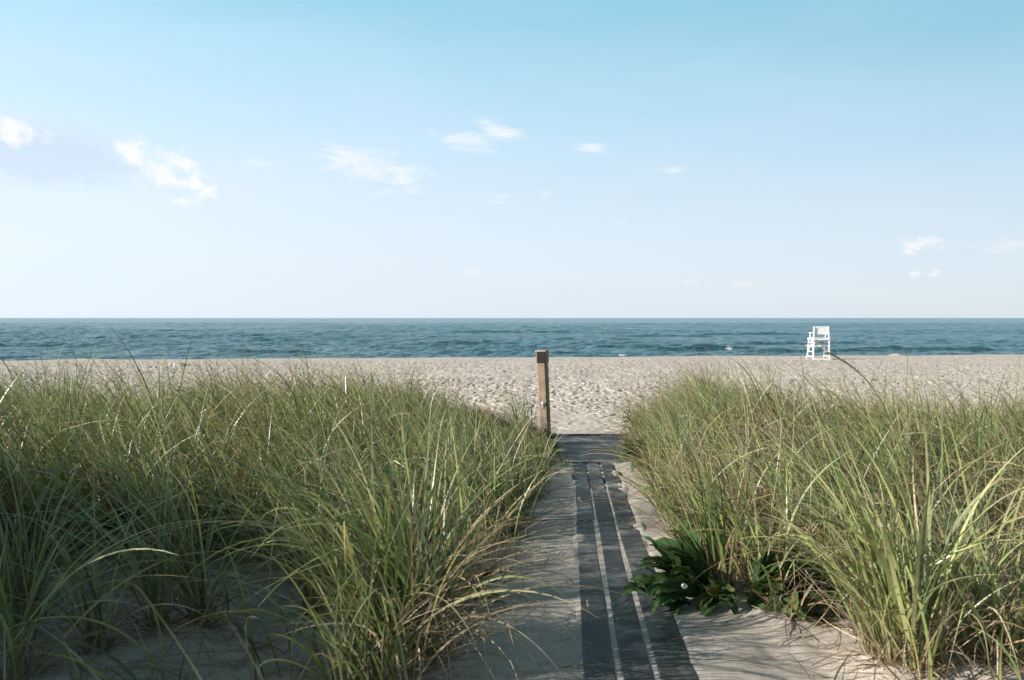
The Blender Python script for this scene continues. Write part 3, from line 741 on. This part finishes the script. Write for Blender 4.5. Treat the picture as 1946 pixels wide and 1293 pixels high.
# ------------------------------------------------------------------ broad-leaved plants
def leaf_mesh(p0, az, el, L, W, curl, rng, col, tipcol=None, wave=0.006, fold=0.25, nu=12, nv=6):
    s = np.linspace(0, 1, nu + 1); v = np.linspace(-1, 1, nv + 1)
    e = el - curl * s ** 1.3
    a = az + rng.normal(0, 0.25) * s
    T = np.stack([np.cos(e) * np.cos(a), np.cos(e) * np.sin(a), np.sin(e)], -1)
    P = np.concatenate([[p0], p0 + np.cumsum(0.5 * (T[1:] + T[:-1]) * L / nu, 0)])
    side = np.stack([-np.sin(a), np.cos(a), 0 * a], -1)
    tw = rng.normal(0, 0.35); nor = np.cross(T, side)
    side, nor = side * math.cos(tw) + nor * math.sin(tw), nor * math.cos(tw) - side * math.sin(tw)
    w = W * 0.5 * np.clip(np.sin(np.pi * np.clip(s * 0.93 + 0.05, 0, 1) ** 0.8), 0.02, 1) ** 0.85
    ph = rng.random() * 6
    wob = wave * np.sin(s * 21 + ph)[:, None] * np.abs(v)[None, :] * np.sign(v)[None, :]
    X = P[:, None, :] + side[:, None, :] * (w[:, None] * v[None, :])[..., None] + nor[:, None, :] * (fold * w[:, None] * np.abs(v)[None, :] ** 1.3 + wob)[..., None]
    m = nv + 1
    i = (np.arange(nu)[:, None] * m + np.arange(nv)[None, :]).ravel()
    Q = np.stack([i, i + 1, i + m + 1, i + m], -1)
    c = np.array(col) * (1 + rng.normal(0, 0.12)); t = np.array(tipcol if tipcol is not None else col)
    C = c[None, None] + (t - c)[None, None] * (s ** 4)[:, None, None] * np.ones((1, m, 1))
    AC = np.abs(v)[None, :] * np.ones((nu + 1, 1))
    return X.reshape(-1, 3), Q, C.reshape(-1, 3), AC.ravel()

def leaf_object(name, leaves, parent):
    Vs, Qs, Cs, As, o = [], [], [], [], 0
    for V, Q, C, a in leaves:
        Vs.append(V); Qs.append(Q + o); Cs.append(C); As.append(a); o += len(V)
    return np_mesh(name, np.concatenate(Vs), np.concatenate(Qs), M_LEAF, parent, {'tint': np.concatenate(Cs), 'across': np.concatenate(As)})

LEAFC = (0.045, 0.090, 0.032)
def plant(pos, label, seed, stems, group='broad-leaved plants among the grass', col=LEAFC, name='leafy_plant'):
    """stems: list of (base offset x, y, lean az, lean, height, leaves, leaf length, leaf width, az centre, az spread)"""
    rng = np.random.default_rng(seed)
    x, y = pos; z = float(gz(x, y))
    root = empty(name, (x, y, z)); tag(root, label, 'plant', group)
    for (ox, oy, laz, lean, h, n, L, W, ac, asp) in stems:
        top = np.array([ox + math.cos(laz) * lean, oy + math.sin(laz) * lean, h])
        p = curve_pts([(ox, oy, -0.01), (ox + math.cos(laz) * lean * 0.3, oy + math.sin(laz) * lean * 0.3, h * 0.6), tuple(top)], 12)
        st = tube('stem', p, 0.005, 0.003, M_STEM, root)
        lv = []
        for k in range(n):
            f = 0.12 + 0.88 * k / max(1, n - 1)
            q = p[min(11, int(f * 11))]
            a = ac + rng.uniform(-asp, asp); el = rng.normal(0.55, 0.35) + 0.35 * f
            lv.append(leaf_mesh(q, a, el, L * rng.uniform(0.7, 1.15) * (1.05 - 0.35 * f), W * rng.uniform(0.75, 1.15), rng.uniform(0.5, 1.5), rng, (np.array((0.13, 0.12, 0.035)) if rng.random() < 0.04 else np.array(col)) * rng.uniform(0.7, 1.5), (0.16, 0.13, 0.05) if rng.random() < 0.2 else None))
        leaf_object('foliage', lv, root)
    return root
rng = np.random.default_rng(55)
P1 = plant((1.06, 4.26), 'large dark broad-leaved plant overhanging the right edge of the boards', 601, [
    (-0.02, 0.0, PI, 0.20, 0.14, 24, 0.37, 0.105, PI - 0.1, 1.0), (0.03, 0.04, 2.4, 0.12, 0.17, 17, 0.36, 0.105, PI - 0.6, 1.0),
    (-0.10, -0.04, PI, 0.24, 0.07, 14, 0.26, 0.075, PI + 0.2, 0.9), (0.20, -0.08, 0.3, 0.08, 0.16, 18, 0.31, 0.095, -0.3, 1.4), (0.36, -0.12, 0.0, 0.06, 0.15, 18, 0.31, 0.095, -0.3, 1.5),
    (0.02, -0.05, -1.6, 0.06, 0.09, 10, 0.22, 0.07, -1.9, 1.0), (0.50, -0.10, 0.0, 0.06, 0.12, 14, 0.28, 0.085, -0.3, 1.4)])
# withered leaves hanging in front
leaf_object('withered_leaf', [leaf_mesh(np.array([0.06, -0.06, 0.09]), -1.3, 0.5, 0.15, 0.075, 2.6, rng, (0.16, 0.20, 0.10), (0.20, 0.17, 0.05))], P1)['label'] = 'pale drooping leaf with small holes'
leaf_object('withered_leaf', [leaf_mesh(np.array([0.01, -0.08, 0.04]), -2.6, 0.5, 0.15, 0.06, 2.9, rng, (0.10, 0.10, 0.02), (0.16, 0.12, 0.02), 0.004, 0.9)], P1)['label'] = 'curled yellowing leaf lying on the sand'
plant((1.52, 9.25), 'dark plant with drooping leaves at the right-hand front corner of the deck', 602, [
    (0, 0, PI, 0.12, 0.20, 16, 0.34, 0.11, PI, 1.1), (0.1, 0.2, PI, 0.08, 0.28, 14, 0.30, 0.10, PI, 1.4), (0.12, -0.25, PI, 0.05, 0.22, 12, 0.28, 0.09, PI, 1.4)])
plant((1.90, 12.4), 'leafy sprig at the far right corner of the deck', 603, [(0, 0, PI, 0.1, 0.36, 16, 0.22, 0.07, PI, 1.6), (0.1, -0.6, PI, 0.1, 0.30, 14, 0.24, 0.08, PI, 1.6)])
plant((0.50, 11.3), 'dark leafy bush at the foot of the wooden post', 604, [
    (ox, oy, 0, 0.03, h, 14, 0.20, 0.06, 0, 3.1) for ox, oy, h in ((0, 0, .16), (0.0, 0.35, .14), (-0.14, -0.3, .2), (0.02, -0.75, .16), (-0.2, 0.2, .2), (-0.02, -1.1, .14), (-0.2, -0.6, .2))], col=(0.035, 0.07, 0.026))
plant((0.36, 9.05), 'small dark sprig at the left edge of the path near the deck', 605, [(0, 0, 0, 0.06, 0.14, 9, 0.15, 0.04, 0, 1.8), (-0.1, 0.2, 0, 0.06, 0.2, 9, 0.15, 0.04, 0, 3)])
plant((-0.20, 4.28), 'low leaves spreading on the sand behind the biggest grass clump', 606, [(0, 0, 0, 0.05, 0.12, 9, 0.24, 0.06, 0.1, 1.2), (-0.12, 0.05, 0, 0.03, 0.15, 8, 0.22, 0.055, 0.5, 1.5)], col=(0.035, 0.075, 0.025))
plant((-1.88, 4.95), 'upright plant with round-tipped leaves in the left grass', 607, [(0, 0, 1.5, 0.03, 0.30, 12, 0.24, 0.07, PI / 2, 3.1), (0.2, 0.1, 1.5, 0.03, 0.22, 8, 0.2, 0.06, PI / 2, 3.1)], col=(0.05, 0.095, 0.03))
plant((-2.35, 4.75), 'darker leafy plant farthest left in the shade under the grass', 608, [(0, 0, 1.5, 0.03, 0.25, 11, 0.25, 0.08, PI / 2, 3.1)], col=(0.024, 0.055, 0.02))

# ------------------------------------------------------------------ boardwalk
def plank_z(y): return float(np.interp(y, PY, PZ))
PDIR = Vector((PATH_B, 1.0, 0)).normalized()
def walk(name, label, y0, y1, cuts, seed):
    rnd = random.Random(seed)
    mid = (y0 + y1) / 2
    root = empty(name, (path_x(mid), mid, plank_z(mid))); tag(root, label, 'boardwalk', 'long boards of the beach path')
    slope = math.atan2(plank_z(y1) - plank_z(y0), y1 - y0)
    rz = -math.atan(PATH_B)
    for (a, b) in cuts:
        bm = bmesh.new()
        w = b - a; L = (y1 - y0) / math.cos(rz) - rnd.uniform(0, 0.012)
        add_box(bm, (w, L, 0.042), (0, 0, 0), None, 0.004, 2)
        bmesh.ops.subdivide_edges(bm, edges=[e for e in bm.edges if abs(e.verts[0].co.y - e.verts[1].co.y) > L * 0.6], cuts=14, use_grid_fill=True)
        o = bm_obj('plank', bm, M_PLANK, root)
        for v in o.data.vertices:           # boards cup and wander a little
            v.co.z += 0.0025 * math.sin(v.co.y * 1.9 + a * 40) + 0.06 * (v.co.x ** 2) * (1 if rnd.random() < 2 else 0)
            v.co.x += 0.0022 * math.sin(v.co.y * 1.3 + a * 17)
        R_ = Matrix.Rotation(rz, 4, 'Z') @ Matrix.Rotation(slope, 4, 'X')
        c = R_ @ Vector(((a + b) / 2, rnd.uniform(-0.004, 0.004), -0.021))
        o.matrix_local = Matrix.Translation(c) @ R_ @ Matrix.Rotation(rnd.uniform(-0.001, 0.001), 4, 'Z')
    return root
walk('boardwalk_section', 'nearest run of three dark boards with sand-filled joints', 2.70, 6.335, [(-0.236, -0.104), (-0.068, 0.056), (0.083, 0.238)], 1)
walk('boardwalk_section', 'farther run of three dark boards ending at the crosswise deck', 6.355, 9.705, [(-0.234, -0.098), (-0.072, 0.062), (0.088, 0.236)], 2)

dk = empty('crosswise_deck', ((DECK[0] + DECK[1]) / 2, 11.4, plank_z(11.4)))
tag(dk, 'deck of dark boards laid crosswise where the path meets the beach', 'deck')
edges = [9.79, 10.06, 10.27, 10.60, 10.94, 11.28, 11.72, 12.04, 12.36, 12.66, 12.92]
for k in range(len(edges) - 1):
    y0, y1 = edges[k] + 0.006, edges[k + 1] - (0.034 if k in (0, 1, 4, 5, 7) else 0.006)
    bm = bmesh.new()
    add_box(bm, (DECK[1] - DECK[0] + random.uniform(-0.03, 0.02), y1 - y0, 0.042), (0, 0, 0), None, 0.004, 2)
    o = bm_obj('plank', bm, M_CROSS, dk)
    ym = (y0 + y1) / 2
    o.location = (random.uniform(-0.008, 0.008), ym - 11.4, plank_z(ym) - plank_z(11.4) - 0.021 + random.uniform(-0.003, 0.004))
    o.rotation_euler = (-0.042 + random.uniform(-0.006, 0.006), 0, random.uniform(-0.002, 0.002))
bm = bmesh.new()
add_box(bm, (DECK[1] - DECK[0] + 0.06, 0.10, 0.16), (0, 0, 0), None, 0.03, 4)
o = bm_obj('edge_beam', bm, M_CROSS, dk, True); o.location = (0, 12.98 - 11.4, plank_z(12.98) - plank_z(11.4) - 0.058)

# ------------------------------------------------------------------ wooden post
px, py = 0.54, 12.72
pz = float(gz(px, py))
post = empty('wooden_post', (px, py, pz), R(-14)); post.rotation_euler = (0, R(-2.6), R(-21))
tag(post, 'weathered square wooden post with dark plate at its head beside the deck', 'post')
H = 0.985 - pz
def prism(bm, half, ch, z0, z1):
    h, c = half, ch
    ring = [(-h + c, -h), (h - c, -h), (h, -h + c), (h, h - c), (h - c, h), (-h + c, h), (-h, h - c), (-h, -h + c)]
    lo = [bm.verts.new((x, y, z0)) for x, y in ring]; hi = [bm.verts.new((x, y, z1)) for x, y in ring]
    for k in range(8): bm.faces.new((lo[k], lo[(k + 1) % 8], hi[(k + 1) % 8], hi[k]))
    bm.faces.new(hi); bm.faces.new(lo[::-1])
bm = bmesh.new(); prism(bm, 0.074, 0.020, -0.30, H - 0.20); bm_obj('shaft', bm, M_POST, post)
bm = bmesh.new(); add_box(bm, (0.166, 0.160, 0.172), (-0.002, 0, H - 0.1135), None, 0.004, 2); hd = bm_obj('post_head', bm, M_POST, post)
bm = bmesh.new(); add_box(bm, (0.138, 0.008, 0.168), (0.006, -0.0835, H - 0.1135), None, 0.002, 1); bm_obj('dark_plate', bm, M_OLIVE, post)
bm = bmesh.new(); add_box(bm, (0.182, 0.182, 0.026), (-0.002, 0, H - 0.013), None, 0.006, 2); bm_obj('cap', bm, M_PCAP, post)
for sx in (-0.022, 0.018):
    bm = bmesh.new(); bmesh.ops.create_cone(bm, cap_ends=True, segments=10, radius1=0.006, radius2=0.006, depth=0.008)
    bmesh.ops.transform(bm, matrix=Matrix.Translation((sx, -0.076, H - 0.245)) @ Matrix.Rotation(R(90), 4, 'X'), verts=bm.verts)
    bm_obj('nail_head', bm, M_BLACK, post)
bm = bmesh.new(); add_box(bm, (0.034, 0.014, 0.105), (0.0, -0.081, 0.50), None, 0.005, 2); add_box(bm, (0.05, 0.022, 0.05), (0.0, -0.084, 0.525), None, 0.012, 3)
ring = bm_obj('metal_hasp', bm, M_STEEL, post, True)
bm = bmesh.new(); bmesh.ops.create_uvsphere(bm, u_segments=12, v_segments=8, radius=0.024)
bmesh.ops.transform(bm, matrix=Matrix.Translation((0.043, -0.088, 0.51)), verts=bm.verts)
bm_obj('knob', bm, M_BLACK, ring, True)

# ------------------------------------------------------------------ lifeguard chair
cx, cy = 25.42, 66.0
cz = float(ground(np.array([cx]), np.array([cy]))[0])
ch = empty('lifeguard_chair', (cx, cy, cz)); ch.rotation_euler = (0, 0, R(-2))
tag(ch, 'tall white wooden lifeguard chair on the beach facing the sea', 'lifeguard chair')
HB, HT = 0.71, 0.60          # half width at the foot and at the top
DB, DF = -0.68, 0.72         # rear and front depth at the foot
def side_x(s, z): return s * (HB + (HT - HB) * z / 2.75)
for s in (-1, 1):
    bm = bmesh.new(); add_beam(bm, (side_x(s, 0), DB, -0.15), (side_x(s, 2.75), DB + 0.12, 2.75), 0.10, 0.045, (0, 1, 0)); add_beam(bm, (side_x(s, 0) - s * 0.07, DB - 0.03, 0.0), (side_x(s, 2.75) - s * 0.03, DB + 0.09, 2.73), 0.04, 0.06, (0, 1, 0))
    bm_obj('leg', bm, M_WHITE, ch)
    bm = bmesh.new(); add_beam(bm, (side_x(s, 0), DF, -0.15), (side_x(s, 1.75), DF - 0.22, 1.78), 0.105, 0.045, (0, 1, 0)); bm_obj('leg', bm, M_WHITE, ch)
    # armrest with its upright
    bm = bmesh.new(); add_beam(bm, (side_x(s, 2.2) + s * 0.03, DB + 0.02, 2.22), (side_x(s, 2.2) + s * 0.03, DF - 0.42, 2.22), 0.045, 0.12)
    add_beam(bm, (side_x(s, 2.2) + s * 0.01, DF - 0.50, 1.72), (side_x(s, 2.2) + s * 0.01, DF - 0.50, 2.20), 0.10, 0.05, (0, 1, 0)); bm_obj('armrest', bm, M_WHITE, ch)
    for z, w in ((0.28, 0.075), (0.68, 0.075), (1.10, 0.095), (1.44, 0.075)):
        bm = bmesh.new(); add_beam(bm, (side_x(s, z) + s * 0.045, DB + 0.02, z), (side_x(s, z) + s * 0.045, DF - 0.05 - 0.12 * z, z), w, 0.035); bm_obj('side_rung', bm, M_WHITE, ch)
    bm = bmesh.new(); add_beam(bm, (side_x(s, 0.1) + s * 0.085, DF - 0.05, 0.1), (side_x(s, 1.6) + s * 0.085, DB + 0.1, 1.62), 0.09, 0.03); bm_obj('diagonal_brace', bm, M_WHITE, ch)
    bm = bmesh.new(); add_beam(bm, (side_x(s, 1.7) + s * 0.05, DB + 0.0, 1.70), (side_x(s, 1.7) + s * 0.05, DF - 0.1, 1.70), 0.15, 0.04); bm_obj('seat_rail', bm, M_WHITE, ch)
bm = bmesh.new()
for k in range(6):
    z = 2.13 + k * 0.113; yb = DB + 0.12 * z / 2.75 + 0.075
    add_beam(bm, (side_x(-1, z), yb, z), (side_x(1, z), yb, z), 0.100, 0.025)
bm_obj('backrest', bm, M_WHITE, ch)
bm = bmesh.new()
for k in range(8): add_beam(bm, (side_x(-1, 1.79), DB + 0.17 + k * 0.142, 1.80), (side_x(1, 1.79), DB + 0.17 + k * 0.142, 1.80), 0.035, 0.125)
bm_obj('seat', bm, M_WHITE, ch)
bm = bmesh.new(); add_beam(bm, (side_x(-1, 1.72), DB + 0.0, 1.70), (side_x(1, 1.72), DB + 0.0, 1.70), 0.12, 0.04); bm_obj('rear_rail', bm, M_WHITE, ch)
bm = bmesh.new(); add_beam(bm, (side_x(-1, 0), DB - 0.05, 0.06), (side_x(1, 0), DB - 0.05, 0.06), 0.09, 0.04); bm_obj('rear_rail', bm, M_WHITE, ch)
bm = bmesh.new(); add_beam(bm, (side_x(-1, 1.1), DF - 0.20, 1.10), (side_x(1, 1.1), DF - 0.20, 1.10), 0.12, 0.04); bm_obj('front_rail', bm, M_WHITE, ch)
bm = bmesh.new(); add_beam(bm, (side_x(-1, 1.1) - 0.08, DF + 0.05, 1.14), (side_x(1, 1.1) + 0.08, DF + 0.05, 1.14), 0.04, 0.42); bm_obj('footrest', bm, M_WHITE, ch)
bm = bmesh.new(); add_beam(bm, (-0.60, DF - 0.235, 1.12), (0.55, DF - 0.235, 1.66), 0.08, 0.025); add_beam(bm, (0.60, DF - 0.268, 1.12), (-0.55, DF - 0.268, 1.66), 0.08, 0.025); bm_obj('cross_brace', bm, M_WHITE, ch)

# ------------------------------------------------------------------ small things
bm = bmesh.new()
vs = []
for k in range(9):
    a = k / 9 * 6.283; r = 0.016 * random.uniform(0.6, 1.2)
    vs.append((bm.verts.new((r * math.cos(a), 0.004 * random.uniform(-1, 1), r * math.sin(a))), bm.verts.new((r * 0.9 * math.cos(a), 0.006 + 0.004 * random.uniform(-1, 1), r * 0.9 * math.sin(a)))))
bm.faces.new([v[0] for v in vs]); bm.faces.new([v[1] for v in vs][::-1])
for k in range(9): bm.faces.new((vs[k][0], vs[k - 1][0], vs[k - 1][1], vs[k][1]))
o = bm_obj('white_fleck', bm, M_FLECK); o.location = (0.885, 4.05, float(gz(0.885, 4.05)) + 0.155); o.rotation_euler = (0.3, 0.4, 0.5)  # small flat white fleck with an irregular outline
tag(o, 'tiny white fleck among the dark broad leaves', 'scrap')
p = curve_pts([(0.10, 6.36, float(gz(0.10, 6.36)) + 0.008), (0.30, 6.39, float(gz(0.30, 6.39)) + 0.016), (0.49, 6.38, plank_z(6.38) + 0.012)], 12)
o = tube('twig', p, 0.006, 0.003, M_TWIG, None); tag(o, 'thin grey twig lying on the sand left of the board joint', 'twig')

# loose dead straws lying about
rng = np.random.default_rng(909)
def litter_blades(n, fx, fy, dark, L):
    x = fx(n); y = fy(n)
    ok = (np.abs(x - path_x(y)) > 0.27)
    x, y = x[ok], y[ok]; n = len(x)
    b = np.stack([x, y, gz(x, y) + 0.006], -1)
    return blades(b, np.clip(rng.normal(*L, n), 0.06, 0.8), np.clip(rng.normal(0.0055, 0.0018, n), 0.0025, 0.010), np.where(rng.random(n) < 0.6, rng.normal(0.25, 0.45, n) + PI * (rng.random(n) < 0.5), rng.uniform(0, 6.28, n)),
                  np.clip(rng.normal(1.38, 0.12, n), 1.0, 1.57), rng.uniform(0.0, 0.25, n), rng.normal(0, 0.5, n), rng.uniform(-0.4, 0.4, n), dry_cols(rng, n, dark), 8, 1.0)
parts = [litter_blades(950, lambda n: rng.uniform(-2.8, -0.35, n), lambda n: rng.uniform(2.9, 5.2, n), 0.75, (0.40, 0.18)),
         litter_blades(190, lambda n: rng.uniform(-0.35, 0.55, n), lambda n: rng.uniform(2.9, 9.5, n), 0.6, (0.16, 0.08)),
         litter_blades(420, lambda n: rng.uniform(1.25, 2.6, n), lambda n: rng.uniform(2.9, 4.6, n), 0.6, (0.28, 0.12)),
         litter_blades(60, lambda n: rng.uniform(0.9, 1.6, n), lambda n: rng.uniform(4.8, 9.5, n), 0.6, (0.15, 0.07))]
V, Q, C = pack(parts)
o = np_mesh('dry_straw', V, Q, M_DRY, None, {'tint': C}); tag(o, 'dead grass straws strewn over the shaded sand', 'straw', kind='stuff')

# ------------------------------------------------------------------ light and sky
SUN_AZ, SUN_EL = R(108), R(24)        # degrees left of the view axis, and above the horizon
sd = Vector((-math.sin(SUN_AZ) * math.cos(SUN_EL), math.cos(SUN_AZ) * math.cos(SUN_EL), math.sin(SUN_EL)))
sun = bpy.data.lights.new('sun', 'SUN'); sun.energy = 5.0; sun.angle = R(0.5); sun.color = (1.0, 0.93, 0.84)
so = bpy.data.objects.new('sun', sun); COL.objects.link(so); so.rotation_euler = sd.to_track_quat('Z', 'Y').to_euler(); so.location = sd * 40

w = bpy.data.worlds.new('World'); scene.world = w; w.use_nodes = True
nt = w.node_tree; nd, lk = nt.nodes, nt.links
bg = nd['Background']
sky = nd.new('ShaderNodeTexSky'); sky.sky_type = 'NISHITA'; sky.sun_disc = False
sky.sun_elevation = SUN_EL; sky.sun_rotation = -SUN_AZ
sky.air_density = 1.0; sky.dust_density = 0.6; sky.ozone_density = 1.5; sky.altitude = 0
tc = nd.new('ShaderNodeTexCoord').outputs['Generated']
sep = nd.new('ShaderNodeSeparateXYZ'); lk.new(tc, sep.inputs[0])
def math_n(op, a, b=None):
    n = nd.new('ShaderNodeMath'); n.operation = op
    for i, v in enumerate((a, b)):
        if v is None: continue
        if hasattr(v, 'node'): lk.new(v, n.inputs[i])
        else: n.inputs[i].default_value = v
    return n.outputs[0]
az = math_n('ARCTAN2', sep.outputs['X'], sep.outputs['Y'])
el = math_n('ARCSINE', sep.outputs['Z'])
comb = nd.new('ShaderNodeCombineXYZ'); lk.new(az, comb.inputs[0]); lk.new(el, comb.inputs[1])
AE = comb.outputs[0]
# billow the outlines of the clouds
def cnoise(scale, sx, sy, detail=7, rough=0.6, dist=0.0):
    return noise(nd, lk, mapped(nd, lk, AE, (sx, sy, 1)), scale, detail, rough, dist).outputs['Fac']
puff = cnoise(55, 1, 1.2, 9, 0.62); wisp = cnoise(34, 0.5, 2.0, 8, 0.62, 1.2)
F = 1513.0
def ang(pxx, pyy):
    x, z = (pxx - 973) / F, (604 - pyy) / F
    return math.atan(x), math.atan(z / math.sqrt(1 + x * x))
def blob(pxx, pyy, rx, ry, rot, amp, grow=1.15):
    a0, e0 = ang(pxx, pyy)
    mp = nd.new('ShaderNodeMapping'); mp.vector_type = 'TEXTURE'
    mp.inputs['Location'].default_value = (a0, e0, 0); mp.inputs['Rotation'].default_value = (0, 0, R(rot)); mp.inputs['Scale'].default_value = (grow * rx / F, grow * ry / F, 1)
    lk.new(AE, mp.inputs['Vector'])
    ln = nd.new('ShaderNodeVectorMath'); ln.operation = 'LENGTH'; lk.new(mp.outputs[0], ln.inputs[0])
    return math_n('MULTIPLY', math_n('MAXIMUM', math_n('SUBTRACT', 1.0, ln.outputs['Value']), 0.0), amp)
def layer(blobs, nz, k, lo, hi):
    m = None
    for b in blobs:
        v = blob(*b); m = v if m is None else math_n('MAXIMUM', m, v)
    on = math_n('MINIMUM', math_n('MULTIPLY', m, 6.0), 1.0)
    s = math_n('ADD', m, math_n('MULTIPLY', math_n('SUBTRACT', nz, 0.5), k))
    mr = nd.new('ShaderNodeMapRange'); mr.interpolation_type = 'SMOOTHSTEP'; mr.inputs['From Min'].default_value = lo; mr.inputs['From Max'].default_value = hi
    lk.new(s, mr.inputs['Value'])
    return math_n('MULTIPLY', mr.outputs[0], on)
cum = layer([(25, 250, 75, 34, 0, 1.0), (95, 250, 60, 16, 0, 0.6), (262, 290, 52, 36, 0, 1.0), (345, 312, 36, 30, 0, 1.0), (312, 338, 62, 34, -35, 0.9), (378, 352, 42, 34, 0, 1.0), (350, 382, 40, 20, 0, 0.7),
             (1748, 464, 66, 22, 0, 0.75), (1690, 468, 26, 10, 0, 0.5), (1755, 520, 50, 11, 0, 0.55), (160, 272, 40, 10, 0, 0.5)], puff, 2.2, 0.25, 0.95)
grey = layer([(60, 290, 180, 56, -3, 1.0), (180, 312, 90, 22, -4, 0.8)], puff, 0.9, -0.05, 0.6)
wis = layer([(690, 312, 150, 38, -6, 1.0), (765, 340, 50, 30, -30, 0.9), (725, 366, 70, 12, 12, 0.6), (488, 310, 46, 16, 0, 0.7), (890, 270, 84, 25, -8, 0.95), (945, 250, 72, 27, -22, 0.95),
             (1122, 283, 38, 15, -12, 0.8), (1275, 326, 36, 9, 0, 0.55), (945, 378, 40, 18, 0, 0.7), (1034, 372, 22, 14, 0, 0.6), (1140, 430, 80, 10, 4, 0.5), (765, 436, 20, 10, 0, 0.4),
             (900, 520, 30, 12, 0, 0.4), (1320, 535, 60, 12, 0, 0.45), (1420, 540, 70, 10, 0, 0.4), (225, 490, 50, 16, 0, 0.45), (500, 510, 40, 14, 0, 0.4), (60, 345, 160, 14, 0, 0.4), (1900, 470, 120, 22, 0, 0.35)], wisp, 2.3, 0.15, 1.15)
# thin veil of high haze, denser towards the lit side
veil = cnoise(5.0, 0.5, 2.2, 5, 0.55, 0.5)

er = ramp(nd, [(0.0, (0.76, 0.865, 0.975)), (0.03, (0.78, 0.875, 0.98)), (0.10, (0.75, 0.875, 1.0)), (0.17, (0.65, 0.845, 1.0)), (0.26, (0.51, 0.79, 0.97)), (0.37, (0.31, 0.66, 0.84)), (0.55, (0.12, 0.22, 0.26)), (1.0, (0.065, 0.11, 0.13))])
# the veil lies thicker, and reaches higher, on the side of the sun (left)
lift = nd.new('ShaderNodeMapRange'); lift.inputs['From Min'].default_value = 0.75; lift.inputs['From Max'].default_value = -0.75; lift.inputs['To Min'].default_value = 0.03; lift.inputs['To Max'].default_value = -0.075
lk.new(az, lift.inputs['Value'])
ev = math_n('ADD', math_n('ADD', math_n('DIVIDE', el, 1.0), lift.outputs[0]), math_n('MULTIPLY', math_n('SUBTRACT', veil, 0.5), 0.11))
lk.new(ev, er.inputs['Fac'])
hz = nd.new('ShaderNodeMapRange'); hz.inputs['From Min'].default_value = -0.7; hz.inputs['From Max'].default_value = 0.7; hz.inputs['To Min'].default_value = 1.10; hz.inputs['To Max'].default_value = 0.86
lk.new(az, hz.inputs['Value'])
grd = nd.new('ShaderNodeVectorMath'); grd.operation = 'SCALE'; lk.new(er.outputs['Color'], grd.inputs[0])
lk.new(math_n('MULTIPLY', hz.outputs[0], 10.0), grd.inputs['Scale'])
c = mixrgb(nd, lk, 0.85, sky.outputs[0], grd.outputs[0])
CW = (9.4, 9.4, 9.6); CG = (5.9, 7.1, 8.6)
c = mixrgb(nd, lk, math_n('MULTIPLY', grey, 0.62), c, CG)
c = mixrgb(nd, lk, math_n('MULTIPLY', wis, 0.68), c, CW)
c = mixrgb(nd, lk, math_n('MULTIPLY', cum, 0.9), c, CW)
lk.new(c, bg.inputs['Color'])
bg.inputs['Strength'].default_value = 0.062

# ------------------------------------------------------------------ camera
cam = bpy.data.cameras.new('camera'); co = bpy.data.objects.new('camera', cam); COL.objects.link(co)
cam.sensor_width = 36; cam.lens = 28; cam.clip_start = 0.05; cam.clip_end = 200000
co.location = (0, 0, 1.5); co.rotation_euler = (R(90 - 1.59), 0, 0)
cam.dof.use_dof = True; cam.dof.focus_distance = 8.0; cam.dof.aperture_fstop = 4.0
scene.camera = co
scene.view_settings.view_transform = 'Standard'; scene.view_settings.look = 'None'
scene.view_settings.exposure = 0.8; scene.view_settings.gamma = 1.0
scene.render.engine = 'CYCLES'
cy_ = scene.cycles
cy_.max_bounces = 7; cy_.diffuse_bounces = 2; cy_.glossy_bounces = 3; cy_.transmission_bounces = 4; cy_.transparent_max_bounces = 4
cy_.use_denoising = True
scene.render.filter_size = 1.2
